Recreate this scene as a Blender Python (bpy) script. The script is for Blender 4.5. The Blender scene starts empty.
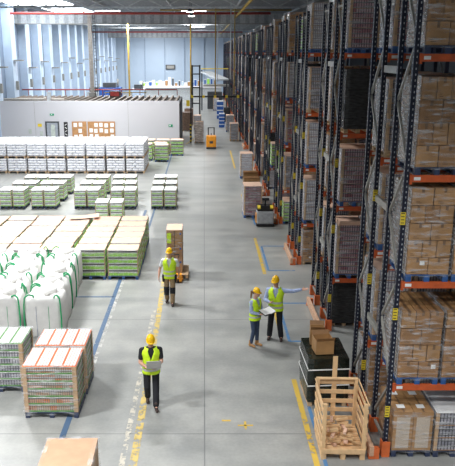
import bpy, bmesh, math, random
from mathutils import Vector, Matrix, Euler, noise
R = math.radians
rnd = random.Random(7)
scene = bpy.context.scene
COL = scene.collection

# ---------------------------------------------------------------- camera, world, lights, exposure
cam_d = bpy.data.cameras.new('camera')
cam = bpy.data.objects.new('camera', cam_d); COL.objects.link(cam); scene.camera = cam
cam.location = (0, 0, 8.0); cam.rotation_euler = (R(90 - 15.2), 0, 0)
cam_d.sensor_fit = 'VERTICAL'; cam_d.sensor_height = 24.0; cam_d.lens = 24.0 * 666 / 466
cam_d.shift_x = 23.5 / 466; cam_d.clip_end = 400; cam_d.clip_start = 0.2

world = bpy.data.worlds.new('world'); scene.world = world; world.use_nodes = True
world.node_tree.nodes['Background'].inputs[0].default_value = (0.80, 0.90, 1.0, 1)
world.node_tree.nodes['Background'].inputs[1].default_value = 0.17

scene.view_settings.view_transform = 'Standard'; scene.view_settings.look = 'None'
scene.view_settings.exposure = 0.0; scene.view_settings.gamma = 1.0
scene.view_settings.use_curve_mapping = False

def area(name, loc, sx, sy, power, col=(1, 1, 1), rot=(0, 0, 0), spread=180):
    l = bpy.data.lights.new(name, 'AREA'); l.shape = 'RECTANGLE'; l.size = sx; l.size_y = sy
    l.energy = power; l.color = col; l.spread = R(spread)
    o = bpy.data.objects.new(name, l); COL.objects.link(o); o.location = loc; o.rotation_euler = rot
    return o
LAMP_ROWS = []
for yy in (10, 24, 38, 52):
    LAMP_ROWS.append((-9.5, yy, 1600))
for yy in (6, 22, 38, 52):
    LAMP_ROWS.append((-2.5, yy, 640))
for yy in (69, 84, 100, 116, 130):
    LAMP_ROWS.append((-9.5, yy, 1900 if yy < 95 else 2900))  # the farthest lamp is added to brighten the back wall
LAMP_ROWS.append((5.0, 2.5, 720)); LAMP_ROWS.append((-3.0, -2, 700))  # first one is an added, unseen light for the front rack cartons
for yy in (69, 90, 112):
    LAMP_ROWS.append((-1.0, yy, 400))
for (xx, yy, pw) in LAMP_ROWS:
    area('lamp_or_fill_light', (xx, yy, 11.85), 2.4, 0.5, pw, (0.97, 0.985, 1.0), spread=125 if yy < 60 else 180)

# ---------------------------------------------------------------- materials
def new_mat(name):
    m = bpy.data.materials.new(name); m.use_nodes = True
    return m, m.node_tree.nodes, m.node_tree.links, m.node_tree.nodes['Principled BSDF']
def mat(name, c, rough=0.6, metal=0.0, var=0.12, scale=6.0, bump=0.0, c2=None, detail=4, emit=0.0, stretch=None):
    m, N, L, p = new_mat(name)
    p.inputs['Roughness'].default_value = rough; p.inputs['Metallic'].default_value = metal
    tc = N.new('ShaderNodeTexCoord'); nz = N.new('ShaderNodeTexNoise')
    nz.inputs['Scale'].default_value = scale; nz.inputs['Detail'].default_value = detail
    src = tc.outputs['Object']
    if stretch:
        mp = N.new('ShaderNodeMapping'); mp.inputs['Scale'].default_value = stretch
        L.new(src, mp.inputs[0]); src = mp.outputs[0]
    L.new(src, nz.inputs['Vector'])
    rp = N.new('ShaderNodeValToRGB'); L.new(nz.outputs['Fac'], rp.inputs[0])
    c2 = c2 or tuple(max(0, x * (1 - var * 2)) for x in c)
    rp.color_ramp.elements[0].position = 0.35; rp.color_ramp.elements[0].color = (*c2, 1)
    rp.color_ramp.elements[1].position = 0.65; rp.color_ramp.elements[1].color = (*c, 1)
    L.new(rp.outputs[0], p.inputs['Base Color'])
    if bump:
        b = N.new('ShaderNodeBump'); b.inputs['Strength'].default_value = bump; b.inputs['Distance'].default_value = 0.02
        L.new(nz.outputs['Fac'], b.inputs['Height']); L.new(b.outputs[0], p.inputs['Normal'])
    if emit:
        p.inputs['Emission Color'].default_value = (*c, 1); p.inputs['Emission Strength'].default_value = emit
    return m
M = {}
M['navy'] = mat('navy_rack_steel', (0.010, 0.014, 0.034), 0.45, 0.2)
M['hole'] = mat('light_through_slot', (0.45, 0.48, 0.52), 0.5)  # light through the upright slots, put into the colour as pale dots
M['orange'] = mat('orange_beam', (0.62, 0.11, 0.025), 0.45)
M['guard'] = mat('orange_guard', (0.75, 0.16, 0.04), 0.45)
M['galv'] = mat('galvanised_steel', (0.36, 0.35, 0.32), 0.45, 0.3, scale=20)
M['steelw'] = mat('white_painted_steel', (0.55, 0.58, 0.6), 0.5)
M['wood'] = mat('pallet_wood', (0.62, 0.42, 0.24), 0.75, var=0.2, scale=9, bump=0.2, stretch=(1, 6, 6))
M['woodl'] = mat('crate_pine', (0.74, 0.49, 0.26), 0.7, var=0.08, scale=3, bump=0.1, stretch=(3, 1.0, 2))
M['guardwood'] = mat('guard_timber', (0.66, 0.40, 0.26), 0.7, scale=6, stretch=(6, 1, 6))
M['blue'] = mat('blue_pallet_paint', (0.025, 0.10, 0.30), 0.6)
M['dkpal'] = mat('dark_pallet', (0.03, 0.045, 0.10), 0.6)
M['carton'] = mat('brown_carton', (0.44, 0.24, 0.095), 0.6, var=0.12, scale=3)
M['carton2'] = mat('deep_brown_carton', (0.35, 0.18, 0.07), 0.6, var=0.12, scale=3)  # deeper brown board, mixed in among the cartons, trays and flaps
M['tape'] = mat('packing_tape', (0.20, 0.11, 0.05), 0.35)
M['paper'] = mat('white_label', (0.85, 0.85, 0.83), 0.6, var=0.03)
M['tan'] = mat('kraft_board', (0.76, 0.50, 0.36), 0.75, var=0.07, scale=2.5)
M['kraftd'] = mat('plain_kraft_board', (0.50, 0.31, 0.19), 0.75, var=0.05)
M['curt'] = mat('curtain_sheet', (0.40, 0.43, 0.46), 0.5)
M['board'] = mat('corner_board', (0.55, 0.36, 0.20), 0.7)
M['fluteg'] = mat('printed_side_panel', (0.60, 0.50, 0.40), 0.7, var=0.12, scale=60)
M['green'] = mat('green_tray', (0.36, 0.72, 0.10), 0.55, var=0.12, scale=25)
M['dgreen'] = mat('green_cap_row', (0.12, 0.30, 0.08), 0.6, var=0.2, scale=30)
M['packw'] = mat('clear_pack', (0.82, 0.83, 0.80), 0.35, var=0.18, scale=22, stretch=(1, 1, .4))
M['packd'] = mat('dark_pack_row', (0.16, 0.14, 0.13), 0.4, var=0.35, scale=26)
M['white'] = mat('white_sack', (0.90, 0.90, 0.92), 0.6, var=0.05, scale=6)
M['bluegrey'] = mat('blue_grey_seam', (0.34, 0.37, 0.50), 0.6, var=0.2, scale=12)
M['bag'] = mat('woven_white_fabric', (0.68, 0.665, 0.64), 0.75, var=0.05, scale=5, bump=0.5)
M['strap'] = mat('green_webbing', (0.02, 0.38, 0.14), 0.7)
M['black'] = mat('black_plastic', (0.012, 0.012, 0.014), 0.4)
M['trouser'] = mat('black_cloth', (0.012, 0.013, 0.018), 0.85)
M['jeans'] = mat('blue_denim', (0.045, 0.07, 0.13), 0.85, scale=20)
M['khaki'] = mat('khaki_cloth', (0.32, 0.22, 0.12), 0.85, scale=20)
M['skin'] = mat('skin', (0.62, 0.34, 0.24), 0.5, var=0.05)
M['lips'] = mat('lips', (0.40, 0.13, 0.11), 0.5)
M['hairb'] = mat('brown_hair', (0.08, 0.04, 0.02), 0.6)
M['hairl'] = mat('light_brown_hair', (0.20, 0.10, 0.05), 0.6)
M['vest'] = mat('fluorescent_vest', (0.66, 0.95, 0.02), 0.6, var=0.06, scale=14, bump=0.4)
M['reflect'] = mat('reflective_tape', (0.62, 0.62, 0.60), 0.35, 0.2)
M['helmet'] = mat('yellow_helmet', (0.95, 0.56, 0.01), 0.25, var=0.02)
M['shirtw'] = mat('white_shirt', (0.80, 0.80, 0.80), 0.8)
M['shirtb'] = mat('light_blue_shirt', (0.40, 0.48, 0.72), 0.8, scale=20)
M['boot'] = mat('dark_boot', (0.05, 0.03, 0.025), 0.6)
M['tanboot'] = mat('tan_boot', (0.50, 0.26, 0.10), 0.6)
M['laptop'] = mat('grey_laptop', (0.42, 0.41, 0.40), 0.35, 0.3, var=0.02)
M['yellow'] = mat('yellow_sign', (0.78, 0.58, 0.04), 0.5, var=0.03)
M['forko'] = mat('orange_bodywork', (0.90, 0.34, 0.02), 0.4)
M['forkg'] = mat('grey_bodywork', (0.36, 0.37, 0.38), 0.45)
M['red'] = mat('red_pipe_paint', (0.46, 0.06, 0.05), 0.5)
M['pipey'] = mat('yellow_pipe_paint', (0.45, 0.30, 0.05), 0.5)
M['beige'] = mat('beige_column', (0.52, 0.47, 0.42), 0.6)
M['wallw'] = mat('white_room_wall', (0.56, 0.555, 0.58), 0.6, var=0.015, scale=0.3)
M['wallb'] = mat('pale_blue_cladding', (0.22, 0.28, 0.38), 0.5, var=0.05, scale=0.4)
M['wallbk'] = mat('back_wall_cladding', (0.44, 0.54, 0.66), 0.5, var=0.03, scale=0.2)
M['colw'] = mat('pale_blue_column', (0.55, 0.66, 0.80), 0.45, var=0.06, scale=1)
M['roof'] = mat('roof_sheet', (0.36, 0.39, 0.42), 0.7)
M['colj'] = mat('joint_cover', (0.36, 0.45, 0.58), 0.5)
M['dkgrey'] = mat('dark_grey_steel', (0.06, 0.065, 0.07), 0.5)
M['deck'] = mat('rusty_deck', (0.10, 0.075, 0.06), 0.8, var=0.3, scale=2)
M['joist'] = mat('joist_timber', (0.24, 0.19, 0.15), 0.7)
M['cork'] = mat('cork_board', (0.50, 0.26, 0.11), 0.8)
M['exitg'] = mat('exit_green', (0.0, 0.35, 0.15), 0.5)
M['doorg'] = mat('door_grey', (0.34, 0.37, 0.42), 0.5)
M['glassy'] = mat('door_glass', (0.55, 0.60, 0.55), 0.15)
M['machb'] = mat('blue_machine', (0.02, 0.10, 0.38), 0.5)
M['lampm'] = mat('lamp_diffuser', (1, 1, 1), 0.5, var=0, emit=14)
M['skyl'] = mat('skylight_daylight', (0.9, 0.96, 1), 0.5, var=0, emit=9)
M['dfilm'] = mat('dark_stretch_film', (0.035, 0.035, 0.036), 0.22, var=0.3, scale=5, bump=0.8, stretch=(1, 1, 5))
M['bfilm'] = mat('black_green_film', (0.012, 0.018, 0.012), 0.14, var=0.3, scale=2.5, bump=1.0, stretch=(1, 1, 3))
for k_ in ('bfilm', 'dfilm'): [setattr(n.inputs['Distance'], 'default_value', .08) for n in M[k_].node_tree.nodes if n.type == 'BUMP'] if k_ in M else None
M['brownfilm'] = mat('wrapped_brown', (0.22, 0.14, 0.10), 0.35, var=0.2, scale=8, bump=0.4)

def film(name, base, lo, hi, col=(0.85, 0.86, 0.88)):
    """clear stretch film: mostly see-through, wrinkled and glossy"""
    m, N, L, p = new_mat(name)
    p.inputs['Base Color'].default_value = (*col, 1); p.inputs['Roughness'].default_value = 0.14
    tc = N.new('ShaderNodeTexCoord'); mp = N.new('ShaderNodeMapping'); mp.inputs['Scale'].default_value = (1.6, 1.6, 9)
    mp.inputs['Rotation'].default_value = (0.12, 0.10, 0)
    nz = N.new('ShaderNodeTexNoise'); nz.inputs['Scale'].default_value = 2.0; nz.inputs['Detail'].default_value = 6
    L.new(tc.outputs['Object'], mp.inputs[0]); L.new(mp.outputs[0], nz.inputs['Vector'])
    mr = N.new('ShaderNodeMapRange'); mr.inputs['From Min'].default_value = 0.50; mr.inputs['From Max'].default_value = 0.72
    mr.inputs['To Min'].default_value = lo; mr.inputs['To Max'].default_value = hi
    L.new(nz.outputs['Fac'], mr.inputs[0])
    b = N.new('ShaderNodeBump'); b.inputs['Strength'].default_value = 0.8; b.inputs['Distance'].default_value = 0.03
    L.new(nz.outputs['Fac'], b.inputs['Height']); L.new(b.outputs[0], p.inputs['Normal'])
    tr = N.new('ShaderNodeBsdfTransparent'); mx = N.new('ShaderNodeMixShader')
    L.new(mr.outputs[0], mx.inputs[0]); L.new(tr.outputs[0], mx.inputs[1]); L.new(p.outputs[0], mx.inputs[2])
    L.new(mx.outputs[0], N['Material Output'].inputs['Surface'])
    return m
M['film'] = film('clear_stretch_film', 0, 0.03, 0.45)
M['filmw'] = film('milky_stretch_film', 0, 0.30, 0.75)

def cans_mat(name, ca, cb, cm, sx=0.066, sz=0.13, light=0.35):
    """rows of cans in shrink packs: bands in Z, can columns in X and Y"""
    m, N, L, p = new_mat(name); p.inputs['Roughness'].default_value = 0.35
    tc = N.new('ShaderNodeTexCoord'); sep = N.new('ShaderNodeSeparateXYZ'); L.new(tc.outputs['Object'], sep.inputs[0])
    def mth(op, a, b=None):
        n = N.new('ShaderNodeMath'); n.operation = op
        for i, v in enumerate((a, b)):
            if v is None: continue
            if isinstance(v, (int, float)): n.inputs[i].default_value = v
            else: L.new(v, n.inputs[i])
        return n.outputs[0]
    xy = mth('ADD', sep.outputs[0], sep.outputs[1])
    cx = mth('ABSOLUTE', mth('SUBTRACT', mth('FRACT', mth('DIVIDE', mth('ADD', xy, 20), sx)), 0.5))
    cz = mth('FRACT', mth('DIVIDE', sep.outputs[2], sz))
    can = mth('MULTIPLY', mth('LESS_THAN', cx, 0.36), mth('LESS_THAN', cz, 0.72))
    lid = mth('MULTIPLY', mth('LESS_THAN', cx, 0.40), mth('GREATER_THAN', cz, 0.84))
    # pack tint per cell
    wn = N.new('ShaderNodeTexWhiteNoise'); wn.noise_dimensions = '3D'
    cmb = N.new('ShaderNodeCombineXYZ')
    L.new(mth('FLOOR', mth('DIVIDE', mth('ADD', xy, 20), sx * 3)), cmb.inputs[0]); L.new(mth('FLOOR', mth('DIVIDE', sep.outputs[2], sz)), cmb.inputs[2])
    L.new(cmb.outputs[0], wn.inputs['Vector'])
    m1 = N.new('ShaderNodeMix'); m1.data_type = 'RGBA'; L.new(wn.outputs['Value'], m1.inputs[0]); m1.inputs[6].default_value = (*ca, 1); m1.inputs[7].default_value = (*cb, 1)
    m2 = N.new('ShaderNodeMix'); m2.data_type = 'RGBA'; L.new(can, m2.inputs[0]); m2.inputs[6].default_value = (*cm, 1); L.new(m1.outputs[2], m2.inputs[7])
    m3 = N.new('ShaderNodeMix'); m3.data_type = 'RGBA'; L.new(lid, m3.inputs[0]); L.new(m2.outputs[2], m3.inputs[6]); m3.inputs[7].default_value = (light, light, light * 1.02, 1)
    L.new(m3.outputs[2], p.inputs['Base Color'])
    return m
M['cans'] = cans_mat('plum_cans', (0.30, 0.10, 0.13), (0.55, 0.42, 0.45), (0.035, 0.03, 0.045))
M['cansg'] = cans_mat('grey_cans', (0.22, 0.22, 0.26), (0.42, 0.40, 0.44), (0.03, 0.03, 0.035))
M['cansw'] = cans_mat('pale_bottles', (0.55, 0.56, 0.60), (0.70, 0.70, 0.72), (0.14, 0.12, 0.18), light=0.6)
M['cansr'] = cans_mat('red_cans', (0.45, 0.05, 0.06), (0.30, 0.25, 0.26), (0.04, 0.03, 0.03))
M['drinks'] = cans_mat('orange_drinks', (0.50, 0.16, 0.06), (0.30, 0.32, 0.26), (0.10, 0.09, 0.07), sx=0.05, sz=0.17, light=0.45)
M['topgrid'] = cans_mat('white_can_tops', (0.85, 0.86, 0.86), (0.75, 0.76, 0.78), (0.30, 0.28, 0.28), sx=0.07, sz=0.5)

def floor_mat():
    m, N, L, p = new_mat('polished_concrete')
    tc = N.new('ShaderNodeTexCoord')
    def nz(scale, detail, stretch=(1, 1, 1), rot=0):
        mp = N.new('ShaderNodeMapping'); mp.inputs['Scale'].default_value = stretch; mp.inputs['Rotation'].default_value = (0, 0, rot)
        L.new(tc.outputs['Object'], mp.inputs[0])
        n = N.new('ShaderNodeTexNoise'); n.inputs['Scale'].default_value = scale; n.inputs['Detail'].default_value = detail
        L.new(mp.outputs[0], n.inputs['Vector']); return n.outputs['Fac']
    big = nz(0.22, 5); mid = nz(1.6, 8); streak = nz(0.9, 7, (0.22, 1, 1), 0.12); fine = nz(14, 4)
    def ramp(src, a, b, p0=0.3, p1=0.7):
        r = N.new('ShaderNodeValToRGB'); L.new(src, r.inputs[0])
        r.color_ramp.elements[0].position = p0; r.color_ramp.elements[0].color = (*a, 1)
        r.color_ramp.elements[1].position = p1; r.color_ramp.elements[1].color = (*b, 1); return r.outputs[0]
    def mul(a, b, f=1.0):
        x = N.new('ShaderNodeMix'); x.data_type = 'RGBA'; x.blend_type = 'MULTIPLY'; x.inputs[0].default_value = f
        L.new(a, x.inputs[6]); L.new(b, x.inputs[7]); return x.outputs[2]
    c = ramp(big, (0.27, 0.275, 0.262), (0.36, 0.357, 0.335))
    c = mul(c, ramp(mid, (0.78, 0.79, 0.80), (1.06, 1.05, 1.03), 0.25, 0.75))
    c = mul(c, ramp(streak, (0.80, 0.81, 0.82), (1.05, 1.05, 1.05), 0.3, 0.6))
    c = mul(c, ramp(fine, (0.93, 0.93, 0.93), (1.04, 1.04, 1.04)))
    # saw-cut joints every 6 m
    sep = N.new('ShaderNodeSeparateXYZ'); L.new(tc.outputs['Object'], sep.inputs[0])
    outs = []
    for ax in (0, 1):
        a = N.new('ShaderNodeMath'); a.operation = 'DIVIDE'; L.new(sep.outputs[ax], a.inputs[0]); a.inputs[1].default_value = 6.4
        f = N.new('ShaderNodeMath'); f.operation = 'FRACT'; L.new(a.outputs[0], f.inputs[0])
        l = N.new('ShaderNodeMath'); l.operation = 'LESS_THAN'; L.new(f.outputs[0], l.inputs[0]); l.inputs[1].default_value = 0.004
        outs.append(l.outputs[0])
    mxm = N.new('ShaderNodeMath'); mxm.operation = 'MAXIMUM'; L.new(outs[0], mxm.inputs[0]); L.new(outs[1], mxm.inputs[1])
    j = N.new('ShaderNodeMix'); j.data_type = 'RGBA'; L.new(mxm.outputs[0], j.inputs[0]); L.new(c, j.inputs[6]); j.inputs[7].default_value = (0.16, 0.16, 0.16, 1)
    L.new(j.outputs[2], p.inputs['Base Color'])
    r = N.new('ShaderNodeMapRange'); L.new(mid, r.inputs[0]); r.inputs['To Min'].default_value = 0.22; r.inputs['To Max'].default_value = 0.48
    L.new(r.outputs[0], p.inputs['Roughness']); p.inputs['Specular IOR Level'].default_value = 0.6
    return m
M['floor'] = floor_mat()
def paint(name, c, wear):
    m, N, L, p = new_mat(name); p.inputs['Base Color'].default_value = (*c, 1); p.inputs['Roughness'].default_value = 0.5
    tc = N.new('ShaderNodeTexCoord'); n = N.new('ShaderNodeTexNoise'); n.inputs['Scale'].default_value = 5; n.inputs['Detail'].default_value = 10
    n.inputs['Roughness'].default_value = 0.75
    L.new(tc.outputs['Object'], n.inputs['Vector'])
    g = N.new('ShaderNodeMath'); g.operation = 'GREATER_THAN'; L.new(n.outputs['Fac'], g.inputs[0]); g.inputs[1].default_value = wear
    tr = N.new('ShaderNodeBsdfTransparent'); mx = N.new('ShaderNodeMixShader')
    L.new(g.outputs[0], mx.inputs[0]); L.new(tr.outputs[0], mx.inputs[1]); L.new(p.outputs[0], mx.inputs[2])
    L.new(mx.outputs[0], N['Material Output'].inputs['Surface']); return m
M['py'] = paint('worn_yellow_paint', (0.54, 0.40, 0.12), 0.49)
M['pyw'] = paint('very_worn_yellow_paint', (0.52, 0.48, 0.40), 0.52)
M['pyn'] = paint('yellow_paint', (0.60, 0.40, 0.06), 0.45)
M['pb'] = paint('blue_paint', (0.08, 0.20, 0.38), 0.44)
M['pbd'] = paint('slate_blue_paint', (0.07, 0.12, 0.20), 0.43)
M['pw'] = paint('worn_white_paint', (0.50, 0.49, 0.46), 0.51)

# ---------------------------------------------------------------- mesh helpers
class MB:
    def __init__(s): s.v = []; s.f = []; s.m = []; s.mats = []; s.sm = []
    def mi(s, k):
        if k not in s.mats: s.mats.append(k)
        return s.mats.index(k)
    def add(s, vs, fs, k, smooth=False):
        n = len(s.v); s.v += [tuple(v) for v in vs]; i = s.mi(k)
        for f in fs: s.f.append([n + a for a in f]); s.m.append(i); s.sm.append(smooth)
        return s
    def box(s, x0, y0, z0, x1, y1, z1, k, rz=0.0):
        vs = [(x, y, z) for z in (z0, z1) for (x, y) in ((x0, y0), (x1, y0), (x1, y1), (x0, y1))]
        if rz:
            cx, cy = (x0 + x1) / 2, (y0 + y1) / 2; c, sn = math.cos(rz), math.sin(rz)
            vs = [(cx + (x - cx) * c - (y - cy) * sn, cy + (x - cx) * sn + (y - cy) * c, z) for x, y, z in vs]
        return s.add(vs, [(3, 2, 1, 0), (4, 5, 6, 7), (0, 1, 5, 4), (1, 2, 6, 5), (2, 3, 7, 6), (3, 0, 4, 7)], k)
    def cb(s, cx, cy, cz, w, d, h, k, rot=(0, 0, 0)):
        mt = Matrix.Translation((cx, cy, cz)) @ Euler(rot).to_matrix().to_4x4()
        vs = [mt @ Vector((x * w / 2, y * d / 2, z * h / 2)) for z in (-1, 1) for (x, y) in ((-1, -1), (1, -1), (1, 1), (-1, 1))]
        return s.add(vs, [(3, 2, 1, 0), (4, 5, 6, 7), (0, 1, 5, 4), (1, 2, 6, 5), (2, 3, 7, 6), (3, 0, 4, 7)], k)
    def beam(s, p, q, w, h, k):
        p, q = Vector(p), Vector(q); d = (q - p).normalized()
        up = Vector((0, 0, 1)) if abs(d.z) < 0.95 else Vector((0, 1, 0))
        a = d.cross(up).normalized(); b = a.cross(d).normalized()
        vs = [c + a * (i * w / 2) + b * (j * h / 2) for c in (p, q) for i, j in ((-1, -1), (1, -1), (1, 1), (-1, 1))]
        return s.add(vs, [(3, 2, 1, 0), (4, 5, 6, 7), (0, 1, 5, 4), (1, 2, 6, 5), (2, 3, 7, 6), (3, 0, 4, 7)], k)
    def tube(s, pts, rad, k, seg=10, caps=True):
        pts = [Vector(p) for p in pts]; n = len(pts); rads = rad if isinstance(rad, (list, tuple)) else [rad] * n
        vs = []
        for i, p in enumerate(pts):
            d = (pts[min(i + 1, n - 1)] - pts[max(i - 1, 0)]).normalized()
            up = Vector((0, 0, 1)) if abs(d.z) < 0.9 else Vector((0, 1, 0))
            a = d.cross(up).normalized(); b = a.cross(d).normalized()
            for j in range(seg):
                t = 2 * math.pi * j / seg; vs.append(p + (a * math.cos(t) + b * math.sin(t)) * rads[i])
        fs = [(i * seg + j, i * seg + (j + 1) % seg, (i + 1) * seg + (j + 1) % seg, (i + 1) * seg + j) for i in range(n - 1) for j in range(seg)]
        if caps: fs += [tuple(range(seg))[::-1], tuple((n - 1) * seg + j for j in range(seg))]
        return s.add(vs, fs, k, True)
    def rings(s, rs, k, seg=20, p=2.0, cap=True, smooth=True):
        """rs: (cx, cy, z, rx, ry[, tilt]) super-ellipse rings, bottom to top"""
        vs = []
        for r in rs:
            cx, cy, z, rx, ry = r[:5]; ti = r[5] if len(r) > 5 else 0
            for j in range(seg):
                t = 2 * math.pi * j / seg; c, sn = math.cos(t), math.sin(t)
                x = math.copysign(abs(c) ** (2 / p), c) * rx; y = math.copysign(abs(sn) ** (2 / p), sn) * ry
                vs.append((cx + x, cy + y, z + ti * y))
        n = len(rs)
        fs = [(i * seg + j, i * seg + (j + 1) % seg, (i + 1) * seg + (j + 1) % seg, (i + 1) * seg + j) for i in range(n - 1) for j in range(seg)]
        if cap: fs += [tuple(range(seg))[::-1], tuple((n - 1) * seg + j for j in range(seg))]
        return s.add(vs, fs, k, smooth)
    def ball(s, c, r, k, seg=14, rg=9):
        rx, ry, rz = r if isinstance(r, (tuple, list)) else (r, r, r)
        return s.rings([(c[0], c[1], c[2] - rz * math.cos(math.pi * (i + .25) / (rg + .5)), rx * math.sin(math.pi * (i + .25) / (rg + .5)), ry * math.sin(math.pi * (i + .25) / (rg + .5))) for i in range(rg + 1)], k, seg)
    def limb(s, p, q, r0, r1, k, seg=12):
        s.tube([p, q], [r0, r1], k, seg); s.ball(p, r0, k, 12, 7); s.ball(q, r1, k, 12, 7); return s
    def mesh(s, name):
        me = bpy.data.meshes.new(name); me.from_pydata([tuple(v) for v in s.v], [], s.f)
        for k in s.mats: me.materials.append(M[k])
        me.polygons.foreach_set('material_index', s.m); me.polygons.foreach_set('use_smooth', s.sm); me.update()
        return me
    def build(s, name, parent=None, **kw):
        o = bpy.data.objects.new(name, s.mesh(name)); COL.objects.link(o); o.parent = parent
        for a, b in kw.items(): o[a] = b
        return o
def box_obj(name, b, k, parent=None, **kw): return MB().box(*b, k).build(name, parent, **kw)
def thing(name, label, cat, loc=(0, 0, 0), rz=0.0, group=None):
    o = bpy.data.objects.new(name, None); COL.objects.link(o); o.location = loc; o.rotation_euler = (0, 0, rz)
    o.empty_display_size = 0.3; o['label'] = label; o['category'] = cat
    if group: o['group'] = group
    return o
def bevel(o, w, seg=1):
    b = o.modifiers.new('bevel', 'BEVEL'); b.width = w; b.segments = seg; b.limit_method = 'ANGLE'; return o

class Proto:
    """parts: list of (name, mesh, index of parent part or None)"""
    def __init__(s, parts): s.parts = parts; s._one = None
    def one(s):
        if s._one is None:
            bm = bmesh.new(); mats = []
            for _, me, _p in s.parts:
                idx = []
                for m in me.materials:
                    if m not in mats: mats.append(m)
                    idx.append(mats.index(m))
                n0 = len(bm.faces); bm.from_mesh(me); bm.faces.ensure_lookup_table()
                for f in bm.faces[n0:]: f.material_index = idx[f.material_index]
            s._one = bpy.data.meshes.new('load'); bm.to_mesh(s._one); bm.free()
            for m in mats: s._one.materials.append(m)
        return s._one
    def put(s, name, label, cat, loc, rz=0.0, group=None, single=False):
        if single:
            o = bpy.data.objects.new(name, s.one()); COL.objects.link(o); o.location = loc; o.rotation_euler = (0, 0, rz)
            o['label'] = label; o['category'] = cat
            if group: o['group'] = group
            return o
        r = thing(name, label, cat, loc, rz, group); obs = []
        for nm, me, par in s.parts:
            o = bpy.data.objects.new(nm, me); COL.objects.link(o); o.parent = r if par is None else obs[par]; obs.append(o)
        return r

def pallet_mesh(w, d, k='wood'):
    b = MB(); n = 7; bw = w / (n * 2 - 1) * 1.25; top = 0.144
    # deck boards run along X (width), stringers along Y
    nb = 7; bd = d / nb * 0.78
    for i in range(nb):
        y = -d / 2 + bd / 2 + i * (d - bd) / (nb - 1); b.box(-w / 2, y - bd / 2, top - 0.022, w / 2, y + bd / 2, top, k)
    for x in (-w / 2 + 0.05, 0, w / 2 - 0.05):
        b.box(x - 0.05, -d / 2, 0.10, x + 0.05, d / 2, 0.122, k)
        b.box(x - 0.05, -d / 2, 0.0, x + 0.05, d / 2, 0.022, k)
        for y in (-d / 2 + 0.07, 0, d / 2 - 0.07): b.box(x - 0.05, y - 0.07, 0.022, x + 0.05, y + 0.07, 0.10, k)
    return b.mesh('pallet')
def film_mesh(w, d, z0, z1, k='film', amp=0.012, top=True, seed=0, taper=0.0):
    """wrinkled film sleeve with a gathered top"""
    b = MB(); nx, ny, nz = 6, 6, 10; ring = []
    for i in range(nx): ring.append((-w / 2 + w * i / nx, -d / 2))
    for i in range(ny): ring.append((w / 2, -d / 2 + d * i / ny))
    for i in range(nx): ring.append((w / 2 - w * i / nx, d / 2))
    for i in range(ny): ring.append((-w / 2, d / 2 - d * i / ny))
    n = len(ring); vs = []
    for j in range(nz + 1):
        z = z0 + (z1 - z0) * j / nz
        for x, y in ring:
            q = 1.0 + amp * 1.2 * (1 + noise.noise(Vector((x * 3 + seed, y * 3, z * 5)))) - taper * j / nz
            vs.append((x * q, y * q, z))
    fs = [(j * n + i, j * n + (i + 1) % n, (j + 1) * n + (i + 1) % n, (j + 1) * n + i) for j in range(nz) for i in range(n)]
    b.add(vs, fs, k, True)
    if top:
        vs = [vs[nz * n + i] for i in range(n)] + [(x * 0.82, y * 0.82, z1 + 0.004) for x, y in ring]
        b.add(vs, [(i, (i + 1) % n, n + (i + 1) % n, n + i) for i in range(n)], k, True)
    return b.mesh('stretch_film')
def corners_mesh(w, d, z0, z1, k='board', t=0.06):
    b = MB()
    for sx in (-1, 1):
        for sy in (-1, 1):
            x, y = sx * w / 2, sy * d / 2
            b.box(min(x, x - sx * t), min(y - sy * .004, y + sy * .004), z0, max(x, x - sx * t), max(y - sy * .004, y + sy * .004), z1, k)
            b.box(min(x - sx * .004, x + sx * .004), min(y, y - sy * t), z0, max(x - sx * .004, x + sx * .004), max(y, y - sy * t), z1, k)
    return b.mesh('corner_board')

def carton_proto(w, d, h, layers, nx=2, ny=3, pal='wood', seed=0, each=True, fk='film', pallet=True, flap=False):
    r = random.Random(seed); parts = []
    if pallet: parts.append(('pallet', pallet_mesh(w, d, pal), None))
    z0 = 0.146 if pallet else 0; lh = (h - z0) / layers; allb = MB()
    for L in range(layers):
        n = nx + (L % 2 if layers > 2 else 0); m = ny
        for i in range(n):
            for j in range(m):
                b = MB() if each else allb
                cw, cd = w / n, d / m; x = -w / 2 + cw * (i + .5) + r.uniform(-.004, .004); y = -d / 2 + cd * (j + .5) + r.uniform(-.004, .004)
                z = z0 + L * lh; k = 'carton' if r.random() < .65 else 'carton2'
                b.box(x - cw / 2 + .007, y - cd / 2 + .005, z + .003, x + cw / 2 - .007, y + cd / 2 - .005, z + lh - .012, k)
                # tape on top and down the face, printed label
                b.box(x - .03, y - cd / 2 + .004, z + lh - .006, x + .03, y + cd / 2 - .004, z + lh - .004, 'tape')
                if j == 0:
                    b.box(x - .025, y - cd / 2 + .002, z + lh * .72, x + .025, y - cd / 2 + .004, z + lh - .01, 'tape')
                    if r.random() < .16: b.box(x + .04, y - cd / 2 + .001, z + lh * .55, x + .13, y - cd / 2 + .003, z + lh * .8, 'paper')
                    b.box(x - cw * .3, y - cd / 2 + .002, z + lh * .12, x - cw * .05, y - cd / 2 + .004, z + lh * .16, 'tape')
                    b.box(x - cw * .3, y - cd / 2 + .002, z + lh * .22, x - cw * .12, y - cd / 2 + .004, z + lh * .25, 'tape')
                if each: parts.append(('carton', b.mesh('carton'), None))
    if not each: parts.append(('carton_stack', allb.mesh('carton_stack'), None))
    if fk: parts.append(('stretch_film', film_mesh(w + .02, d + .02, 0.10 if pallet else 0, h + .004, fk, seed=seed), None))
    if fk and pallet: parts.append(('side_film', MB().box(-w / 2 - .018, -d / 2 + .02, .12, -w / 2 - .014, d / 2 - .02, h, 'filmw').mesh('side_film'), None))
    return Proto(parts)
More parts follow.
